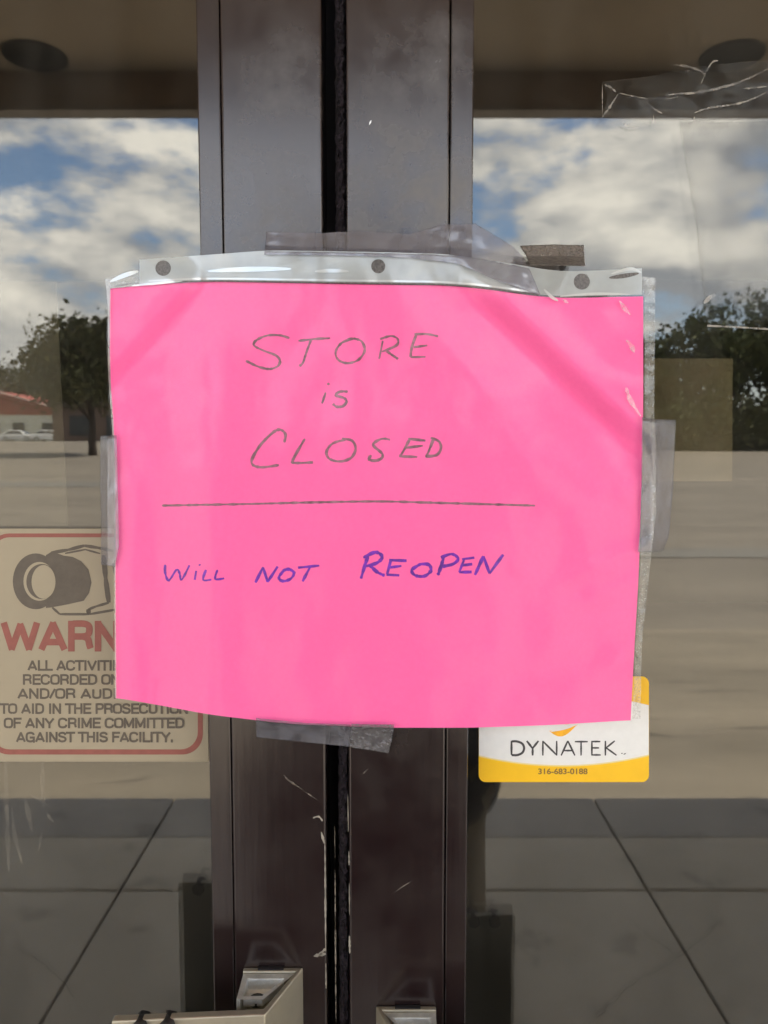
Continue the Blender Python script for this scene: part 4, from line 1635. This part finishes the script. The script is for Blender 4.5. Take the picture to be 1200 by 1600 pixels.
# low shop beyond the dark tree
sh = empty('low_store', (-22.5, -70, ground_z(-70)))
tag(sh, 'low flat roofed brown store behind the lone dark tree', 'store')
b = MB()
b.box((-7, 0, 0), (7, -8, 3.0))
b.build('wall', mat('brown_brick', (0.16, 0.11, 0.085), 0.85, vary=0.15, scale=2), sh)
b = MB()
b.box((-7.3, .3, 3.0), (7.3, -8.3, 3.5))
b.build('roof', mat('store_roof', (0.10, 0.075, 0.06), 0.7), sh)
for wx in (-4.5, -1.2, 3.5):
    b = MB()
    b.box((wx - 1, .02, .5), (wx + 1, .05, 2.3))
    b.build('window', M['window_dark'], sh)

# ------------------------------------------------------------------ parked cars
M['car_white'] = mat('white_car_paint', (0.72, 0.72, 0.70), 0.25, vary=0.02)
M['car_silver'] = mat('silver_car_paint', (0.45, 0.46, 0.47), 0.3, 0.4, vary=0.02)
M['car_dark'] = mat('dark_car_paint', (0.03, 0.03, 0.04), 0.25, vary=0.05)
M['tyre'] = mat('tyre_rubber', (0.015, 0.015, 0.016), 0.9)
M['rim'] = mat('wheel_rim', (0.5, 0.5, 0.5), 0.35, 0.8)
M['lamp_clear'] = mat('lamp_clear', (0.7, 0.7, 0.68), 0.1)
M['lamp_red'] = mat('lamp_red', (0.4, 0.02, 0.02), 0.2)


def car(paint):
    c = empty('parked_car')
    L = 4.5
    low = [(-2.2, .28), (2.2, .28), (2.25, .5), (2.2, .72), (1.35, .92), (-1.75, .95), (-2.2, .9), (-2.26, .6)]
    b_ = MB()
    b_.prism(low, -.88, .88, 'y')
    b_.build('body', M[paint], c, bevel=.08, seg=3)
    b_ = MB()
    vs_ = []
    for (x, z, wy) in ((1.25, .9, .82), (.45, 1.40, .64), (-1.0, 1.44, .64), (-1.85, .92, .82)):
        vs_ += [(x, -wy, z), (x, wy, z)]
    b_.add(vs_, [(0, 1, 3, 2), (2, 3, 5, 4), (4, 5, 7, 6), (0, 2, 4, 6), (1, 7, 5, 3), (0, 6, 7, 1)])
    b_.build('cabin', M[paint], c, bevel=.05, seg=3)
    b_ = MB()
    for s_ in (-1, 1):
        y0, y1 = s_ * .825, s_ * .672
        b_.add([(.98, y0, .96), (.38, y1, 1.345), (-.22, y1, 1.375), (-.22, y0, .96)], [(0, 1, 2, 3)])
        b_.add([(-.3, y0, .96), (-.3, y1, 1.375), (-.98, y1, 1.385), (-1.55, y0, .98)], [(0, 1, 2, 3)])
    b_.add([(1.22, -.74, .955), (1.22, .74, .955), (.50, .58, 1.385), (.50, -.58, 1.385)], [(0, 1, 2, 3)])
    b_.add([(-1.82, -.74, .98), (-1.82, .74, .98), (-1.09, .58, 1.415), (-1.09, -.58, 1.415)], [(0, 1, 2, 3)])
    b_.build('window', M['window_dark'], c)
    for x in (1.35, -1.4):
        for s_ in (-1, 1):
            b_ = MB()
            b_.tube([(x, s_ * .70, .32), (x, s_ * .905, .32)], .32, 20)
            wh = b_.build('wheel', M['tyre'], c)
            b_ = MB()
            b_.tube([(x, s_ * .90, .32), (x, s_ * .915, .32)], .2, 16)
            b_.build('rim', M['rim'], wh)
    for s_ in (-1, 1):
        b_ = MB()
        b_.box((2.14, s_ * .5, .58), (2.265, s_ * .82, .72))
        b_.build('headlight', M['lamp_clear'], c, bevel=.02)
        b_ = MB()
        b_.box((-2.15, s_ * .55, .68), (-2.285, s_ * .82, .84))
        b_.build('tail_light', M['lamp_red'], c, bevel=.02)
        b_ = MB()
        b_.box((.82, s_ * .84, .93), (.95, s_ * 1.0, 1.05))
        b_.build('mirror', M[paint], c, bevel=.02)
    return c


cw, cs, ck = car('car_white'), car('car_silver'), car('car_dark')
GC = 'cars parked across the lot'
for src, first, x, y, rz, lab in ((cw, 1, -45.6, -98.5, 0.05, 'white parked car in front of the red roofed house, furthest from the dark tree'),
                                  (cw, 0, -40.6, -96, 0.1, 'white parked car nearest to the red house corner'),
                                  (cs, 1, -38.0, -100, 3.1, 'silver parked car between the red house and the dark tree'),
                                  (cs, 0, -33.6, -95.5, 0.0, 'silver parked car half hidden behind the lone dark tree'),
                                  (ck, 1, -52, -99, 0.0, 'dark parked car at the end of the row of white cars')):
    o = src if first else copy_tree(src)
    o.location = (x, y, ground_z(y) + .0)
    o.rotation_euler = (0, 0, rz)
    tag(o, lab, 'car', GC)


# ------------------------------------------------------------------ the photographer, mirrored in the right pane
M['skin'] = mat('skin', (0.48, 0.30, 0.22), 0.5, vary=0.06, scale=30)
M['shirt'] = mat('dark_shirt', (0.016, 0.009, 0.015), 0.9, vary=0.25, scale=12, bump=0.2, bscale=60)
M['trousers'] = mat('khaki_trousers', (0.36, 0.30, 0.22), 0.9, vary=0.12, scale=10, bump=0.2, bscale=80)
M['shoe'] = mat('dark_shoe', (0.03, 0.025, 0.022), 0.6, vary=0.2)
M['hair'] = mat('brown_hair', (0.035, 0.022, 0.015), 0.7, vary=0.4, scale=60)
M['eye_white'] = mat('eye_white', (0.75, 0.73, 0.7), 0.2, vary=0.02)
M['iris'] = mat('iris', (0.05, 0.03, 0.02), 0.2)
M['phone'] = mat('phone_shell', (0.014, 0.015, 0.017), 0.3)

PX, PY = -0.03, -0.80               # where the photographer stands
per_ = empty('person', (PX, PY, 0))
tag(per_, 'person in a dark shirt and khaki trousers holding up a phone', 'person')


def skin_obj(chains, name, m_, parent, root, sub=2):
    """chains: lists of (x, y, z, r) joined where coordinates repeat; a Skin surface round them"""
    vs_, es_, rs_ = [], [], []
    key = {}
    for ch in chains:
        prev = None
        for (x, y, z, r) in ch:
            k = (round(x, 4), round(y, 4), round(z, 4))
            if k not in key:
                key[k] = len(vs_)
                vs_.append((x, y, z))
                rs_.append(r)
            i = key[k]
            if prev is not None and prev != i:
                es_.append((prev, i))
            prev = i
    me = bpy.data.meshes.new(name)
    me.from_pydata(vs_, es_, [])
    o_ = bpy.data.objects.new(name, me)
    col.objects.link(o_)
    md = o_.modifiers.new('skin', 'SKIN')
    md.use_smooth_shade = True
    md.branch_smoothing = 0.6
    sv = me.skin_vertices[0].data
    for i, r in enumerate(rs_):
        sv[i].radius = (r, r) if not isinstance(r, tuple) else r
        sv[i].use_root = (i == key[tuple(round(q, 4) for q in root)])
    ss = o_.modifiers.new('sub', 'SUBSURF')
    ss.levels = ss.render_levels = sub
    me.materials.append(m_)
    if parent:
        o_.parent = parent
    return o_


chest = (0, 0.0, 1.30)
body = [[(0, 0, .93, .115), (0, 0, 1.08, .11), (0, 0.0, 1.22, .12), (0, 0, 1.36, .115), (0, -.005, 1.46, .06), (0, .0, 1.53, .052), (0, 0.012, 1.60, .07), (0, .015, 1.67, .083), (0, .005, 1.73, .062)]]
clo_shirt = [[(0, 0, .84, .150), (0, 0, .93, .155), (0, 0, 1.08, .15), (0, 0, 1.22, .155), (0, 0, 1.36, .14), (0, -.002, 1.46, .07)]]
for s in (-1, 1):
    clo_shirt.append([(0, 0, 1.22, .155), (s * .065, .005, 1.08, .155), (s * .08, .01, .95, .16), (s * .085, .012, .84, .16)])
clo_tr = []
for s in (-1, 1):
    sh_, el, wr = (s * .185, 0, 1.41), (s * .25, .12, 1.17), (s * .075, .33, 1.37)
    body.append([(0, 0, 1.36, .115), (s * .10, 0, 1.41, .07), sh_ + (.055,), (s * .222, .065, 1.28, .046), el + (.040,), (s * .17, .225, 1.27, .037), wr + (.027,), (s * .060, .352, 1.395, .028), (s * .058, .366, 1.425, .026)])
    clo_shirt.append([(0, 0, 1.36, .14), (s * .10, 0, 1.41, .085), sh_ + (.072,), (s * .215, .045, 1.32, .068), (s * .232, .085, 1.245, .062)])
    hip, kn, an = (s * .095, 0, .88), (s * .105, .02, .49), (s * .11, -.01, .09)
    body.append([(0, 0, .93, .115), hip + (.085,), (s * .1, .01, .68, .075), kn + (.055,), (s * .107, -.01, .32, .052), an + (.036,), (s * .115, .04, .05, .035), (s * .12, .13, .035, .03)])
    clo_tr.append([(0, 0, .95, .125), hip + (.118,), (s * .108, .01, .68, .105), kn + (.074,), (s * .107, -.005, .32, .070), (s * .11, -.005, .10, .064)])
    # four fingers and a thumb round the phone edge
    px = s * .047
    for k, (dz, ln) in enumerate(((.028, .9), (.010, 1.0), (-.008, .95), (-.025, .8))):
        zc = 1.43 + dz
        body.append([(s * .058, .366, 1.425, .026), (s * .062, .374, zc, .009), (s * (.056), .387, zc + .003, .0085), (s * (.040), .3925, zc + .004, .0078), (s * (.040 - .018 * ln), .3925, zc + .004, .007)])
    body.append([(s * .060, .352, 1.395, .028), (s * .046, .352, 1.405, .011), (s * .036, .364, 1.43, .010), (s * .028, .368, 1.45, .009)])
bd = skin_obj(body, 'body', M['skin'], per_, (0, 0, .93))
skin_obj(clo_shirt, 'shirt', M['shirt'], per_, (0, 0, .93))
skin_obj(clo_tr, 'trousers', M['trousers'], per_, (0, 0, .95))


def ellipsoid(c, r, n_=20, m_=12, zmin=-1.0):
    vs_, fs_ = [], []
    for j in range(m_ + 1):
        ph = -math.pi / 2 + math.pi * j / m_
        z = max(math.sin(ph), zmin)
        for k in range(n_):
            a_ = 2 * math.pi * k / n_
            vs_.append((c[0] + r[0] * math.cos(ph) * math.cos(a_), c[1] + r[1] * math.cos(ph) * math.sin(a_), c[2] + r[2] * z))
    for j in range(m_):
        for k in range(n_):
            fs_.append((j * n_ + k, j * n_ + (k + 1) % n_, (j + 1) * n_ + (k + 1) % n_, (j + 1) * n_ + k))
    return vs_, fs_


b = MB()
v_, f_ = ellipsoid((0, .012, 1.655), (.076, .095, .118))
v2 = []
for (x, y, z) in v_:           # chin, cheeks, brow
    if z < 1.60:
        k = (1.60 - z) / .065
        x *= 1 - .25 * k
        y += .012 * k
    v2.append((x, y, z))
b.add(v2, f_, True)
v_, f_ = ellipsoid((0, .112, 1.645), (.013, .020, .024), 10, 8)
b.add(v_, f_, True)
v_, f_ = ellipsoid((0, .100, 1.668), (.008, .014, .028), 10, 8)
b.add(v_, f_, True)
for s in (-1, 1):
    v_, f_ = ellipsoid((s * .078, .005, 1.655), (.010, .02, .032), 10, 8)
    b.add(v_, f_, True)
    v_, f_ = ellipsoid((s * .032, .094, 1.688), (.022, .01, .006), 10, 8)
    b.add(v_, f_, True)
b.build('face', M['skin'], per_)
b = MB()
v_, f_ = ellipsoid((0, .102, 1.603), (.024, .008, .007), 12, 8)
b.add(v_, f_, True)
b.build('mouth', mat('lips', (0.35, 0.13, 0.11), 0.4), per_)
for s in (-1, 1):
    b = MB()
    v_, f_ = ellipsoid((s * .032, .096, 1.668), (.013, .008, .008), 12, 8)
    b.add(v_, f_, True)
    ey = b.build('eye', M['eye_white'], per_)
    b = MB()
    v_, f_ = ellipsoid((s * .032, .1025, 1.667), (.005, .003, .005), 10, 6)
    b.add(v_, f_, True)
    b.build('iris', M['iris'], ey)
b = MB()
v_, f_ = ellipsoid((0, -.004, 1.685), (.086, .100, .105), 28, 16)
v2 = []
for (x, y, z) in v_:
    if y > .045 and z < 1.735:
        y = .045 + (y - .045) * .2
    if z < 1.62:
        z = 1.62 + (z - 1.62) * .2
    nn = noise.noise(Vector((x * 60, y * 60, z * 25)))
    v2.append((x * (1 + .03 * nn), y * (1 + .03 * nn), z + .004 * nn))
b.add(v2, f_, True)
b.build('hair', M['hair'], per_)
for s in (-1, 1):
    b = MB()
    v_, f_ = ellipsoid((s * .115, .055, .045), (.05, .14, .06), 18, 12, -.75)
    b.add(v_, f_, True)
    b.build('shoe', M['shoe'], per_)
# the phone, its lens just behind the camera position
ph = empty('mobile_phone', (0, -.415, 1.45))
ph.rotation_euler = (-TH, 0, 0)
tag(ph, 'dark mobile phone held up by the person in the dark shirt', 'phone')
b = MB()
b.box((-.0375, -.008, -.115), (.0375, 0, .032))
b.build('shell', M['phone'], ph, bevel=.003, seg=3)
b = MB()
b.tube([(0, -.001, 0), (0, .0012, 0)], .007, 20)
b.build('camera_lens', M['lens'], ph)
b = MB()
b.box((-.034, -.0084, -.110), (.034, -.0079, .027))
b.build('screen', M['window_dark'], ph)
